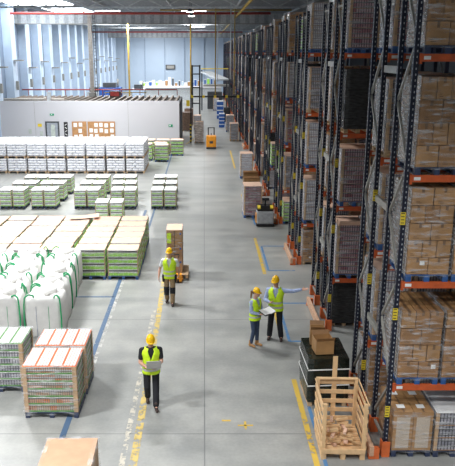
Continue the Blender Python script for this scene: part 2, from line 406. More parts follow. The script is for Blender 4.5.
def can_proto(w, d, h, k='cans', pal='blue', seed=0, fk='filmw', topk='tan', openbox=False):
    b = MB(); z0 = 0.146; n = max(3, round((h - z0) / 0.26)); lh = (h - z0) / n
    for i in range(n):
        z = z0 + i * lh
        b.box(-w / 2 + .015, -d / 2 + .015, z + .012, w / 2 - .015, d / 2 - .015, z + lh, k)
        b.box(-w / 2 + .005, -d / 2 + .005, z, w / 2 - .005, d / 2 - .005, z + .014, 'carton2')
    parts = [('pallet', pallet_mesh(w, d, pal), None), ('can_tray', b.mesh('can_tray'), None),
             ('corner_board', corners_mesh(w - .006, d - .006, z0, h), None)]
    t = MB()
    if openbox:
        t.box(-w / 2, -d / 2, h, w / 2, d / 2, h + .006, topk)
        t.beam((-w / 2, -d / 2, h), (-w / 2 - .02, -d / 2 + .02, h + .16), .01, .3, topk)
        t.beam((0, -d / 2 - .01, h), (0, -d / 2 - .05, h + .13), w * .9, .008, topk)
    else: t.box(-w / 2, -d / 2, h, w / 2, d / 2, h + .008, topk)
    parts.append(('top_sheet', t.mesh('top_sheet'), None))
    # film heavier on the sides
    parts.append(('stretch_film', film_mesh(w + .02, d + .02, .09, h + .01, 'film' if fk != 'filmw' else 'film', seed=seed), None))
    s = MB(); s.box(-w / 2 - .016, -d / 2 + .07, .12, -w / 2 - .012, d / 2 - .02, h, 'filmw')
    parts.append(('side_film', s.mesh('side_film'), None))
    return Proto(parts)
def wrapped_proto(w, d, h, k='dfilm', pal='wood', seed=0, straps=None):
    b = MB(); vs = []
    parts = [('pallet', pallet_mesh(w, d, pal), None)]
    me = film_mesh(w, d, .12, h, k, amp=.03, top=True, seed=seed)
    b2 = MB(); b2.box(-w * .49, -d * .49, .146, w * .49, d * .49, h + .002, k)
    parts.append(('wrapped_goods', b2.mesh('wrapped_goods'), None)); parts.append(('stretch_film', me, None))
    if straps:
        s = MB()
        for z in straps:
            pts = [(-w / 2 * 1.08, -d / 2 * 1.08), (w / 2 * 1.08, -d / 2 * 1.08), (w / 2 * 1.08, d / 2 * 1.08), (-w / 2 * 1.08, d / 2 * 1.08)]
            for i in range(4):
                p, q = pts[i], pts[(i + 1) % 4]; s.beam((*p, z), (*q, z + .03), .006, .03, 'paper')
        parts.append(('strap', s.mesh('strap'), None))
    return Proto(parts)
def green_proto(w, d, h, n=4, pal='blue', seed=0, split=False, topk='tan', fk='film', g=.45):
    """layers of clear packs in green trays with a kraft top sheet and corner boards"""
    r = random.Random(seed); b = MB(); z0 = .146; lh = (h - z0) / n
    xs = [(-w / 2, -.01), (.01, w / 2)] if split else [(-w / 2, w / 2)]
    for (xa, xb) in xs:
        for i in range(n):
            z = z0 + i * lh
            b.box(xa + .02, -d / 2 + .02, z, xb - .02, d / 2 - .02, z + lh * .62, 'packw')
            nx = max(2, round((xb - xa) / .2))
            for j in range(nx):
                for side in (-1, 1):
                    x = xa + .02 + (xb - xa - .04) * (j + .5) / nx; hw = (xb - xa - .04) / nx * .47
                    b.box(x - hw, side * (d / 2 - .012) - .006, z + lh * .02, x + hw, side * (d / 2 - .012) + .006, z + lh * g * r.uniform(.85, 1.1), 'green')
            b.box(xa + .004, -d / 2 + .022, z + lh * .02, xa + .02, d / 2 - .022, z + lh * g * .93, 'green')
            b.box(xb - .02, -d / 2 + .022, z + lh * .02, xb - .004, d / 2 - .022, z + lh * g * .93, 'green')
            b.box(xa + .03, -d / 2 + .04, z + lh * .62, xb - .03, d / 2 - .04, z + lh, 'packd')
            b.box(xa + .008, -d / 2 + .008, z + lh * .90, xb - .008, d / 2 - .008, z + lh, 'paper')
    t = MB(); t.box(-w / 2 + .0, -d / 2 + .035, h, w / 2 - .0, d / 2 - .02, h + .014, topk)
    c = MB()
    for (xa, xb) in xs:
        for x in (xa, xb):
            for y in (-d / 2, d / 2): c.box(x - .03 if x > xa else x, y - .006, z0, x if x > xa else x + .03, y + .006, h, 'board')
    return Proto([('pallet', pallet_mesh(w, d, pal), None), ('tray_stack', b.mesh('tray_stack'), None), ('top_sheet', t.mesh('top_sheet'), None),
                  ('corner_board', c.mesh('corner_board'), None), ('stretch_film', film_mesh(w + .02, d + .02, .1, h + .012, fk, seed=seed, top=False), None)])
def sack_proto(w, d, h, n=5, seed=0):
    r = random.Random(seed); b = MB(); z0 = .146; lh = (h - z0) / n
    for i in range(n):
        z = z0 + i * lh
        b.box(-w / 2 + .03, -d / 2 + .03, z, w / 2 - .03, d / 2 - .03, z + .06, 'bluegrey')
        m = 2 if i % 2 else 3
        for j in range(m):
            x0 = -w / 2 + w * j / m + .001; x1 = -w / 2 + w * (j + 1) / m - .001; o = r.uniform(-.012, .012)
            for (y0, y1) in ((-d / 2 + o, -.004), (.004, d / 2 + o)):
                b.rings([((x0 + x1) / 2, (y0 + y1) / 2, z + .045 + (lh - .045) * q, (x1 - x0) / 2 * s, (y1 - y0) / 2 * s) for q, s in ((0, .95), (.25, 1), (.75, 1), (1, .94))], 'white', 16, 8, smooth=False)
    return Proto([('pallet', pallet_mesh(w, d, 'wood'), None), ('sack_stack', b.mesh('sack_stack'), None), ('stretch_film', film_mesh(w + .02, d + .02, .1, h + .005, 'film', seed=seed), None)])
def bag_proto(w, d, h, seed=0):
    """bulk bag: bulged square body, sagging top, lifting loops"""
    r = random.Random(seed); b = MB(); S = 32
    prof = [(0, .47), (.04, .49), (.25, .51), (.5, .515), (.75, .505), (.9, .49), (.97, .45), (1.0, .36), (.99, .22), (.965, .08)]
    vs = []
    for (q, rr) in prof:
        for j in range(S):
            t = 2 * math.pi * j / S; c, sn = math.cos(t), math.sin(t); e = 2 / 7
            x = math.copysign(abs(c) ** e, c) * rr * w; y = math.copysign(abs(sn) ** e, sn) * rr * d
            nn = noise.noise(Vector((x * 2.5 + seed * 9, y * 2.5, q * 3)))
            f = 1 + .03 * nn; vs.append((x * f, y * f, h * q + (.20 * nn + .14 * noise.noise(Vector((x * 6, y * 6, seed)))) * (q > .85)))
    n = len(prof); fs = [(i * S + j, i * S + (j + 1) % S, (i + 1) * S + (j + 1) % S, (i + 1) * S + j) for i in range(n - 1) for j in range(S)]
    fs += [tuple(range(S))[::-1], tuple((n - 1) * S + j for j in range(S))]
    b.add(vs, fs, 'bag', True)
    body = b.mesh('bag_body')
    parts = [('bag_body', body, None)]
    for (sx, sy) in ((-1, -1), (1, -1), (-1, 1), (1, 1)):
        if r.random() < (.3 if sy > 0 else .1): continue
        s = MB(); x, y = sx * w * .475, sy * d * .475; top = h * 1.0
        lean = r.uniform(.05, .25); x2 = x - sx * w * lean; y2 = y - sy * d * r.uniform(.02, .1)
        pts = [(x * 1.04, y * 1.04, h * .1), (x * 1.07, y * 1.07, h * .5), (x * 1.04, y * 1.04, h * .85), (x, y, top), (x * .96, y * .98, top + .03), ((x + x2) / 2, (y + y2) / 2, top + .09), (x2, y2, top + .05), (x2 * .97, y2 * .97, top - .02)]
        for p, q in zip(pts, pts[1:]): s.beam(p, q, .035, .035, 'strap')
        parts.append(('lifting_strap', s.mesh('lifting_strap'), None))
    sp = MB(); sp.tube([(0, 0, h * .95), (.05, .03, h * 1.0), (.16, .1, h * 1.02), (.3, .12, h * 1.0)], [.1, .07, .10, .13], 'bag', 10)
    parts.append(('filling_spout', sp.mesh('filling_spout'), None))
    seam = MB()
    for sx in (-.17, .17): seam.box(sx * w - .006, -d * .517, h * .03, sx * w + .006, -d * .509, h * .8, 'strap' if sx > 0 and seed % 2 else 'bluegrey')
    parts.append(('seam', seam.mesh('seam'), None))
    return Proto(parts)

# ---------------------------------------------------------------- structure
floor = box_obj('floor', (-19, -6, -0.3, 30, 142, 0), 'floor', kind='structure')
EPS = 0.003
def strip(name, pts, w, k):
    b = MB()
    for p, q in zip(pts, pts[1:]): b.beam((p[0], p[1], EPS), (q[0], q[1], EPS), w, .004, k)
    return b.build(name, floor)
strip('yellow_line', [(-1.50, 8), (-1.42, 12), (-1.43, 20), (-1.5, 27)], .16, 'py')
strip('yellow_line', [(-1.68, 8), (-1.60, 20)], .12, 'pyw')
strip('yellow_line', [(-1.6, 60), (-0.6, 66)], .14, 'pyn')
strip('slate_line', [(-3.05, 8), (-3.05, 34)], .13, 'pbd')
strip('white_line', [(-2.93, 14), (-2.93, 34)], .10, 'pw')
strip('slate_line', [(-8.0, 21.2), (-3.05, 21.2)], .10, 'pbd')
strip('slate_line', [(-2.6, 30), (-2.6, 56)], .10, 'pbd')
strip('yellow_line', [(2.27, 18.3), (2.27, 20.3)], .12, 'pyn')
strip('yellow_line', [(2.27, 8), (2.27, 15.3)], .12, 'pyn')
strip('yellow_line', [(2.27, 23.6), (2.27, 28.6)], .12, 'pyn')
strip('yellow_line', [(2.2, 33.5), (2.2, 38)], .12, 'pyn')
strip('yellow_line', [(2.2, 47), (2.2, 56)], .12, 'pyn')
for (a, c) in ((17.6, 20.6), (24.0, 27.3)):
    strip('blue_line', [(2.45, a), (2.45, c)], .08, 'pb'); strip('blue_line', [(2.45, a), (3.45, a)], .08, 'pb'); strip('blue_line', [(2.45, c), (3.45, c)], .08, 'pb')
strip('blue_line', [(2.45, 10), (2.45, 15.0)], .08, 'pb')
strip('blue_line', [(2.45, 31), (2.45, 34.0)], .08, 'pb')
m_ = MB()
for (x, y, dx, dy) in ((.92, 13.15, .34, .05), (.92, 13.15, .05, .34), (.50, 13.35, .2, .06)): m_.box(x - dx / 2, y - dy / 2, .001, x + dx / 2, y + dy / 2, .004, 'pyn')
m_.build('yellow_mark', floor)

XL = -18.2
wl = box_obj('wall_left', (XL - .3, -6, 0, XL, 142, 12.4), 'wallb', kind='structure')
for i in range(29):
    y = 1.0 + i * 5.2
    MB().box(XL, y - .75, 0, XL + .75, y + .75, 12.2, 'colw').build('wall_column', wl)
    b = MB(); b.box(XL, y + 1.6, 0, XL + .12, y + 1.85, 12.2, 'dkgrey'); b.box(XL, y + 2.8, 0, XL + .1, y + 2.9, 12.2, 'steelw'); b.build('drain_pipe', wl)
    zz = 6.2 + (i * 37 % 5) * .25; MB().box(XL + .75, y - .4, zz, XL + 1.5, y + .4, zz + .12, 'galv').box(XL + .75, y - .1, 4.6, XL + 1.0, y + .1, 5.4, 'galv').build('bracket', wl)
wb = box_obj('wall_back', (XL - .3, 140, 0, 30, 140.3, 12.4), 'wallbk', kind='structure')
for i in range(12):
    x = -16 + i * 4; MB().box(x - .08, 139.8, 0, x + .08, 140, 12.2, 'colj').build('cladding_joint', wb)
box_obj('wall_right', (29.7, -6, 0, 30, 142, 12.4), 'dkgrey', kind='structure')
ceil = box_obj('ceiling', (XL, -6, 12.3, 30, 142, 12.6), 'roof', kind='structure')
b = MB()
for i in range(120): b.box(XL, 40 + i * .85, 12.22, 30, 40.35 + i * .85, 12.3, 'roof')
b.build('roof_rib', ceil)
for (x0, y0, x1, y1) in ((-17.5, 56, -12, 64.5), (-16, 69, -12, 78), (-14, 84, -11, 96)):
    MB().box(x0, y0, 12.16, x1, y1, 12.2, 'skyl').build('skylight', ceil)
for yy in (45, 56, 67.5, 79, 91, 103, 115):
    b = MB(); z0, z1 = 11.45, 12.15; x = XL
    b.beam((XL, yy, z0), (30, yy, z0), .12, .12, 'steelw'); b.beam((XL, yy, z1), (30, yy, z1), .12, .1, 'steelw')
    while x < 30:
        b.beam((x, yy, z0), (x + 1.5, yy, z1), .07, .07, 'steelw'); b.beam((x + 1.5, yy, z1), (x + 3, yy, z0), .07, .07, 'steelw'); x += 3
    b.build('roof_truss', ceil)
for x in (-15, -9, -3, 3, 9):
    MB().beam((x, 40, 12.05), (x, 140, 12.05), .1, .18, 'steelw').build('purlin', ceil)
for yy, (za, zb) in ((66, (10.62, 11.42)), (126, (10.6, 11.5))):
    b = MB(); n = int((30 - XL) / .9)
    for i in range(n):
        x = XL + i * .9; b.box(x, yy, za, x + .5, yy + .06, zb, 'steelw'); b.box(x + .5, yy + .05, za, x + .9, yy + .11, zb, 'curt')
    b.box(XL, yy - .05, za - .08, 30, yy + .14, za, 'galv')
    b.build('draft_curtain', ceil)
MB().tube([(XL, 63, 11.36), (6, 63, 11.36)], .11, 'red', 8).build('sprinkler_pipe', ceil)
MB().tube([(XL, 108, 11.0), (6, 108, 11.0)], .1, 'red', 8).build('sprinkler_pipe', ceil)
MB().tube([(3, 40, 11.2), (3, 130, 11.2)], .1, 'pipey', 8).build('gas_pipe', ceil)
MB().tube([(-4, 64, 11.7), (8, 64, 11.7)], .07, 'pipey', 8).build('gas_pipe', ceil)
for (x, y, z0) in ((-1.45, 75, 3.0), (1.0, 60, 4.4), (2.65, 60, 4.4)):
    MB().tube([(x, y, z0), (x, y, 11.6)], .05 if y < 70 else .09, 'pipey', 8).build('gas_pipe', ceil)
for (x, y, z0) in ((1.3, 66, 5.2), (2.0, 52, 6)):
    MB().tube([(x, y, z0), (x, y, 11.6)], .035, 'steelw', 6).build('conduit', ceil)

# white inner room
WY = 57.7
wi = box_obj('wall_inner', (XL + .01, WY, 0, -2.12, WY + .2, 3.98), 'wallw', kind='structure')
MB().box(-2.32, WY + .2, 0, -2.12, 66.5, 3.8, 'dkgrey').build('side_wall', wi)
MB().box(XL + .01, WY + .2, 3.6, -2.32, 66.5, 3.72, 'deck').build('roof_deck', wi)
for i in range(27):
    x = -17.6 + i * .58; MB().box(x, WY + .25, 3.72, x + .16, 66.4, 3.92, 'joist').build('joist', wi)
for x in (-14.5, -6.5): MB().box(x - .012, WY - .004, 0, x + .012, WY, 3.98, 'galv').build('panel_joint', wi)
d1 = MB().box(-13.62, WY - .08, 0, -12.45, WY - .002, 2.25, 'dkgrey').build('door_1', None, kind='structure')
MB().box(-13.5, WY - .11, .02, -12.57, WY - .08, 2.14, 'doorg').build('door_leaf', d1)
MB().box(-13.15, WY - .13, .9, -12.8, WY - .11, 2.0, 'glassy').build('door_glass', d1)
MB().box(-13.45, WY - .16, 1.0, -13.38, WY - .11, 1.12, 'galv').build('door_handle', d1)
def sign(name, label, cat, b): 
    o = b.build(name); o['label'] = label; o['category'] = cat; return o
sign('exit_sign', 'tiny green emergency exit sign above the grey door', 'sign', MB().box(-13.2, WY - .03, 2.75, -12.85, WY - .002, 2.92, 'exitg').box(-13.1, WY - .034, 2.8, -13.0, WY - .03, 2.88, 'paper'))
sign('exit_sign', 'tiny green emergency exit sign at the aisle end of the white wall', 'sign', MB().box(-3.05, WY - .03, 1.8, -2.7, WY - .002, 2.0, 'exitg').box(-2.98, WY - .034, 1.84, -2.86, WY - .03, 1.96, 'paper'))
b = MB().box(-12.05, WY - .03, .1, -11.72, WY - .002, 2.2, 'black')
for i in range(7): b.cb(-11.88, WY - .035, .3 + i * .28, .2, .01, .05, 'paper', (0, .6 if i % 2 else -.6, 0))
sign('wall_banner', 'black and white zigzag banner beside the grey door', 'sign', b)
sign('notice', 'yellow notice on the white wall above smaller sheets', 'notice', MB().box(-14.3, WY - .02, 1.8, -13.95, WY - .002, 2.05, 'yellow'))
sign('notice', 'white notice sheet beside the grey door frame', 'notice', MB().box(-14.15, WY - .02, 1.0, -13.9, WY - .002, 1.4, 'glassy'))
sign('notice', 'grey notice sheet alone on the white wall', 'notice', MB().box(-15.1, WY - .02, 1.2, -14.85, WY - .002, 1.6, 'glassy'))
def board(x0, x1, label, seed):
    r = random.Random(seed); t = thing('notice_board', label, 'notice board', (x0, WY - .001, .35))
    MB().box(0, -.05, .3, x1 - x0, -.002, 1.9, 'cork').build('cork_panel', t)
    n = int((x1 - x0) / .45)
    for i in range(n):
        for j in range(3):
            if r.random() < .2: continue
            x = .08 + i * .45 + r.uniform(0, .08); z = .42 + j * .48 + r.uniform(0, .08)
            MB().box(x, -.06, z, x + .3, -.05, z + .34, 'paper').build('paper_sheet', t)
board(-11.35, -10.1, 'small cork notice board with papers beside the zigzag banner', 2)
board(-10.0, -7.65, 'wide cork notice board covered with white papers', 5)
# things on the white room roof
t = thing('pipe_run', 'beige pipe with valves lying along the roof of the white room', 'pipe', (-17.3, 58.6, 3.93))
MB().tube([(0, 0, .12), (3.4, 0, .12), (3.6, 0, .25)], .12, 'beige', 10).build('pipe', t)
MB().tube([(3.9, 0, .12), (5.2, 0, .12)], .09, 'beige', 10).build('pipe', t)
MB().box(3.75, -.15, 0, 4.05, .15, .75, 'steelw').build('valve_box', t)
t = thing('fire_pipe', 'thin red fire pipe running over the white room roof', 'pipe', (XL + .6, 65.8, 3.94))
MB().tube([(0, 0, .55), (15.0, 0, .55)], .06, 'red', 8).build('pipe', t)
for i in range(9): MB().tube([(.6 + i * 1.8, 0, 0), (.6 + i * 1.8, 0, .55)], .035, 'red', 6).build('post', t)
t = thing('roof_railing', 'yellow handrail at the aisle end of the white room roof', 'railing', (-9.5, 65.0, 3.92))
MB().tube([(0, 0, .35), (4, 0, .35)], .04, 'pipey', 6).build('rail', t)
for i in range(4): MB().tube([(.1 + i * 1.25, 0, 0), (.1 + i * 1.25, 0, .35)], .03, 'pipey', 6).build('post', t)
t = thing('control_cabinet', 'dark electrical cabinet on the white room roof', 'cabinet', (-8.3, 63.5, 3.94))
MB().box(-.5, -.3, 0, .5, .3, .55, 'dkgrey').build('body', t); MB().box(-.4, -.33, .1, .4, -.3, .5, 'red').build('panel', t)
# hall columns rising behind the room
for (x, y, k, lb) in ((-10.6, 64.6, 'beige', 'beige steel hall column with a ladder beside it'), (-9.3, 85, 'pipey', 'slim yellow painted hall column on the far floor')):
    t = thing('hall_column', lb, 'column', (x, y, 0)); w = .17 if k == 'beige' else .1
    MB().box(-w, -w, 0, w, w, 11.4, k).build('shaft', t)
    if k == 'beige':
        MB().box(-.3, -.3, 3.9, .3, .3, 4.3, 'galv').build('base_plate', t)
        l = MB(); l.box(.28, 0, 3.9, .32, .04, 11.4, 'dkgrey'); l.box(.48, 0, 3.9, .52, .04, 11.4, 'dkgrey')
        for i in range(24): l.box(.3, 0, 4.1 + i * .3, .5, .03, 4.13 + i * .3, 'dkgrey')
        l.build('ladder', t)

# visible high bay lamps
LN = 0
for i, (xx, yy, pw) in enumerate(LAMP_ROWS):
    if yy > 60:  # includes a fixture for the added lamp by the back wall
        o = MB().box(-1.2, -.25, 11.88, 1.2, .25, 11.92, 'lampm').box(-1.3, -.30, 11.92, 1.3, .30, 12.0, 'steelw')
        o = o.build('ceiling_lamp'); o.location = (xx, yy, 0)
        o['label'] = 'long white ceiling lamp %s, %s lamp beyond the corrugated curtain line' % ('over the packing side' if xx < -5 else 'over the aisle', ['first', 'second', 'third', 'fourth', 'fifth', 'sixth', 'seventh', 'eighth', 'ninth', 'tenth'][LN]); LN += 1; o['category'] = 'lamp'; o['group'] = 'ceiling lamps'
for (x, y) in ((-1.1, 61), (-1.15, 57.5)):
    t = thing('high_bay_lamp', 'small round lit high bay lamp on the yellow pipe, %s' % ('lower' if y > 60 else 'upper'), 'lamp', (x, y, 11.0 if y > 60 else 11.15))
    MB().tube([(0, 0, .05), (0, 0, .3)], [.28, .1], 'dkgrey', 12).build('housing', t); MB().tube([(0, 0, 0), (0, 0, .05)], .26, 'lampm', 12).build('diffuser', t)
    MB().tube([(0, 0, .3), (0, 0, 1.1)], .02, 'dkgrey', 6).build('suspension_rod', t)

# ---------------------------------------------------------------- racks
RX = 3.66; DEP = 1.03; GAP = 1.04; PER = 6.4; Y0 = 12.0; NROW = 19
LEV = [1.64, 3.79, 5.84, 7.97]; UPH = 9.4; BAY = 2.82
ORD = ['first', 'second', 'third', 'fourth', 'fifth', 'sixth', 'seventh', 'eighth', 'ninth', 'tenth', 'eleventh', 'twelfth', 'thirteenth', 'fourteenth', 'fifteenth', 'sixteenth', 'seventeenth', 'eighteenth', 'nineteenth', 'twentieth']
def upright_mesh(x, y, dots):
    b = MB(); w = .09; z1 = UPH
    b.box(x, y, 0, x + w, y + .09, z1, 'navy')
    if dots:
        z = .1
        while z < z1 - .1:
            b.box(x - .002, y + .035, z, x, y + .055, z + .035, 'hole'); b.box(x + .045, y - .002, z, x + .062, y, z + .035, 'hole'); z += .1
    return b.mesh('upright')
def brace_mesh(x, first=1):
    b = MB(); z = .5; y0, y1 = .05, DEP - .05; i = first; xc = x + .05
    b.beam((xc, y0, .3), (xc, y1, .3), .05, .05, 'galv')
    while z + 1.1 < UPH:
        p, q = ((xc, y0, z), (xc, y1, z + 1.1)) if i % 2 else ((xc, y1, z), (xc, y0, z + 1.1))
        b.beam(p, q, .045, .05, 'galv'); z += 1.1; i += 1
    b.beam((xc, y0, UPH - .2), (xc, y1, UPH - .2), .05, .05, 'galv')
    return b.mesh('brace')
def rack_proto(nb, dots, detail=True):
    parts = []
    for f in range(nb + 1):
        x = f * BAY
        for y in (0, DEP - .09): parts.append(('upright', upright_mesh(x, y, dots and f == 0), None))
        parts.append(('brace', brace_mesh(x, f), None))
        for y in (0, DEP - .09):
            g = MB(); g.box(x - .03, y - .05, 0, x + .13, y + .13, .02, 'guard')
            if f == 0: g.box(x - .04, y - .05, .02, x + .13, y - .02, .34, 'guard').box(x - .04, y - .05, .02, x - .015, y + .11, .34, 'guard')
            parts.append(('foot_guard' if f == 0 else 'base_plate', g.mesh('foot_guard'), None))
    for L in LEV:
        for y in (-.045, DEP - .005):
            for n in range(nb):
                x = n * BAY + .10; b = MB(); b.box(x, y, L - .13, x + BAY - .10, y + .05, L, 'orange')
                b.box(x - .008, y - .008, L - .17, x + .03, y + .055, L + .01, 'orange')
                b.box(x + BAY - .13, y - .008, L - .17, x + BAY - .098, y + .055, L + .01, 'orange')
                b.box(x + .06, y - .004, L - .095, x + .18, y, L - .035, 'paper')
                parts.append(('beam', b.mesh('beam'), None))
    sg = MB()
    if dots:
        for z in (.9, 3.0, 4.9):
            b = MB(); b.box(-.02, -.016, z, .075, -.006, z + .24, 'yellow')
            for i in range(4): b.box(-.01, -.018, z + .03 + i * .06, .055, -.016, z + .045 + i * .06, 'black')
            parts.append(('location_sign', b.mesh('location_sign'), None))
    return Proto(parts)
RP = {(2, 1): rack_proto(2, True), (1, 1): rack_proto(1, True), (1, 0): rack_proto(1, False)}
ROWS = [Y0 + PER * k for k in range(NROW)]
for k, y in enumerate(ROWS):
    nb, dots = (2, 1) if k < 2 else ((1, 1) if k < 5 else (1, 0))
    for s, yy in ((0, y), (1, y + DEP + GAP)):
        lb = 'blue pallet rack with orange beams, %s side of the %s double row' % ('near' if s == 0 else 'far', ORD[k])
        RP[(nb, dots)].put('pallet_rack', lb, 'rack', (RX, yy, 0), 0, 'pallet racks along the aisle', single=(k > 7))
    if k < 10:
        t = thing('row_spacer', 'galvanised spacer bars joining the two racks of the %s double row' % ORD[k], 'spacer', (RX, y + DEP, 0), 0, 'rack row spacers')
        for z in (2.2, 4.9, 7.6): MB().box(.02, .002, z, .08, GAP - .052, z + .14, 'galv').build('spacer_bar', t)
    if k < 8:
        t = thing('rack_end_guard', 'low timber guard plank at the end of the %s double row' % ORD[k], 'barrier', (3.36, y - .12, 0), 0, 'guard planks at the rack ends')
        MB().box(0, 0, .06, .09, 2.2, .28, 'guardwood').build('plank', t)
        for yy in (0.0, 2.10): MB().box(.09, yy, 0, .20, yy + .10, .24, 'guard').box(-.01, yy, 0, .09, yy + .10, .07, 'guard').build('bracket', t)
    if k % 2 == 0 and k < 8:
        t = thing('sprinkler_riser', 'pale sprinkler pipe rising between the racks of the %s double row' % ORD[k], 'pipe', (RX + .2, y + DEP + .45, 0))
        MB().tube([(0, 0, 0), (0, 0, 9.9)], .022, 'steelw', 8).build('pipe', t)
        for z in (3, 6, 9): MB().box(-.05, -.04, z, .05, .04, z + .06, 'galv').build('clamp', t)

# loads on the racks
W_, D_ = .80, 1.12
LP = {
 'carton4': (carton_proto(W_, D_, 1.55, 4, 2, 3, 'blue', 1), 'brown carton load in clear film'),
 'carton5': (carton_proto(W_, D_, 1.82, 5, 2, 3, 'blue', 2), 'tall brown carton load'),
 'carton3': (carton_proto(W_, D_, 1.75, 4, 2, 3, 'dkpal', 3, fk='film'), 'glossy film wrapped brown carton load'),
 'cartonF': (carton_proto(W_, D_, 1.75, 5, 2, 3, 'wood', 4, each=False), 'brown carton load'),
 'cans': (can_proto(W_, D_, 1.62, 'cans', 'blue', 5), 'plum can load with brown corners'),
 'cansO': (can_proto(W_, D_, 1.60, 'cans', 'blue', 6, openbox=True), 'plum can load with open lid'),
 'cansg': (can_proto(W_, D_, 1.62, 'cansg', 'wood', 7), 'grey can load'),
 'cansw': (can_proto(W_, D_, 1.70, 'cansw', 'blue', 8), 'pale bottle load in milky film'),
 'cansr': (can_proto(W_, D_, 1.60, 'cansr', 'blue', 9), 'red can load'),
 'dark': (wrapped_proto(W_ * .96, D_ * .97, 1.72, 'dfilm', 'wood', 10), 'dark grey film wrapped load'),
 'grn': (green_proto(W_, D_, 1.35, 6, 'blue', 11), 'clear packs in green trays'),
}
def low_load():
    w, d = .80, 1.1; ps = [('pallet', pallet_mesh(w, d, 'dkpal'), None)]
    for i in range(2):
        for j in range(2):
            x0 = -w / 2 + i * w / 2 + .005; y0 = -d / 2 + j * d / 2 + .005; x1 = x0 + w / 2 - .01; y1 = y0 + d / 2 - .01
            b = MB(); b.box(x0, y0, .146, x1, y1, 1.02, 'carton')
            if j == 0: b.box(x0 + .06, y0 - .003, .2, x1 - .06, y0, .9, 'fluteg')
            b.box((x0 + x1) / 2 - .02, y0, 1.02, (x0 + x1) / 2 + .02, y1, 1.022, 'tape'); b.box(x0 + .1, y0 + .15, 1.022, x0 + .26, y0 + .3, 1.024, 'paper')
            ps.append(('carton', b.mesh('carton'), None))
    ps.append(('stretch_film', film_mesh(w + .02, d + .02, .1, 1.03, 'film', seed=3), None)); return Proto(ps)
LP['low'] = (low_load(), 'low tall-box load with printed panels')
LP['slab'] = (can_proto(W_, D_, 1.0, 'cansg', 'dkpal', 14, topk='paper'), 'low grey load under white film')
kinds = ['cans', 'cansg', 'cansw', 'cansr', 'dark', 'cartonF', 'grn', 'cartonF', 'cansw']
custom = {  # (row, side, level index or -1 for floor): kind per column
 (0, 0, -1): ['low', 'slab', 'low'], (0, 0, 0): ['carton4', 'carton4', 'cartonF'], (0, 0, 1): ['carton5', 'carton5', 'cartonF'],
 (0, 0, 2): ['carton3', 'carton3', 'cartonF'], (0, 0, 3): ['carton3', 'carton4', 'cartonF'],
 (0, 1, -1): ['cartonF', 'cansw', 'cansw'], (0, 1, 0): ['cansw', 'cansg', 'cansw'], (0, 1, 1): ['cansw', 'cansw', 'cansw'], (0, 1, 2): ['cansg', 'cansw', 'dark'], (0, 1, 3): ['cans', 'cans', 'cans'],
 (1, 0, -1): ['dark', 'dark', 'cartonF'], (1, 0, 0): ['cansO', 'cans', 'cartonF'], (1, 0, 1): ['cans', 'cans', 'cans'], (1, 0, 2): ['dark', 'dark', 'cansg'], (1, 0, 3): ['cans', 'cans', 'cansg'],
 (2, 0, -1): ['cartonF', 'cansg'], (2, 0, 0): ['cansw', 'cansw'], (2, 0, 1): ['cansw', 'cans'], (2, 0, 2): ['cansg', 'cansg'], (2, 0, 3): ['cansw', 'cansw'],
 (3, 0, -1): ['grn', 'cansg'], (3, 0, 0): ['cansg', 'cansw'], (3, 0, 1): ['cansr', 'cans'],
}
LEVN = ['floor bay', 'lowest beams', 'second beams', 'third beams', 'top beams']
for k, y in enumerate(ROWS):
    nc = 3 if k < 2 else (2 if k < 4 else 1)
    for s in (0, 1):
        for li in range(-1, 4):
            if k > 3 and rnd.random() < .08: continue
            for c in range(nc):
                cu = custom.get((k, s, li)); kd = cu[c] if cu else rnd.choice(kinds)
                pr, desc = LP[kd]
                z = 0.0 if li < 0 else LEV[li] + .001
                yy = y + s * (DEP + GAP) + DEP / 2 + (.35 if (k, s, li) == (1, 0, -1) else 0)
                lb = '%s, %s, %s row, %s rack, %s' % (desc, LEVN[li + 1], ORD[k], 'near' if s == 0 else 'far', ('end', 'middle', 'inner')[c])
                ob = pr.put('pallet_load', lb, 'pallet load', (RX + .12 + .45 + c * .86 + rnd.uniform(-.01, .01), yy, z), 0 if s == 0 else 0.0, 'goods on the aisle racks', single=(k > 5))
                if li < 0 and kd not in ('low', 'slab'): ob.scale = (1, 1, .80)

# ---------------------------------------------------------------- floor stock
# white sack stacks, two tiers
SP = [sack_proto(1.24, 1.15, 1.0, 5, s) for s in (1, 2, 3)]
for tier in range(2):
    for row in range(3):
        for c in range(9):
            x = -4.68 - c * 1.345; y = 45.6 + row * 1.28; z = tier * 1.03
            lb = 'white sack pallet, %s tier, %s stack from the aisle, %s row from the front' % ('upper' if tier else 'lower', ORD[c], ORD[row])
            SP[(c + row + tier) % 3].put('sack_pallet', lb, 'pallet load', (x + rnd.uniform(-.02, .02), y, z), rnd.uniform(-.01, .01), 'white sack pallets before the white room', single=(row > 0))
# green tray blocks (kraft tops)
GP = [green_proto(1.1, .76, 1.13, 4, 'blue', s) for s in (21, 22, 23)]
for row in range(6):
    for c in range(6):
        x = -2.95 - c * 1.19 - (0.06 if c > 1 else 0); y = 23.35 + row * .875
        lb = 'green tray pallet under a kraft sheet, %s column from the aisle, %s row back' % (ORD[c], ORD[row])
        ob = GP[(c + row) % 3].put('tray_pallet', lb, 'pallet load', (x + rnd.uniform(-.02, .02), y + (.06 if c > 1 else 0), 0), rnd.uniform(-.015, .015), 'kraft topped green tray pallets'); ob.scale = (1, 1, rnd.uniform(.975, 1.0))
t = thing('kraft_sheet', 'loose curled kraft sheet on the back of the green tray block', 'sheet', (-5.1, 27.72, 1.16), .1)
b = MB(); n = 8; vs = []
for i in range(n + 1):
    for j in (0, 1): vs.append((-.6 + 1.2 * i / n, -.3 + .6 * j, .015 + .16 * max(0, (i / n - .3)) ** 1.5 * (1 if j else .6)))
vs += [(x, y, z + .008) for x, y, z in vs]; m = 2 * (n + 1)
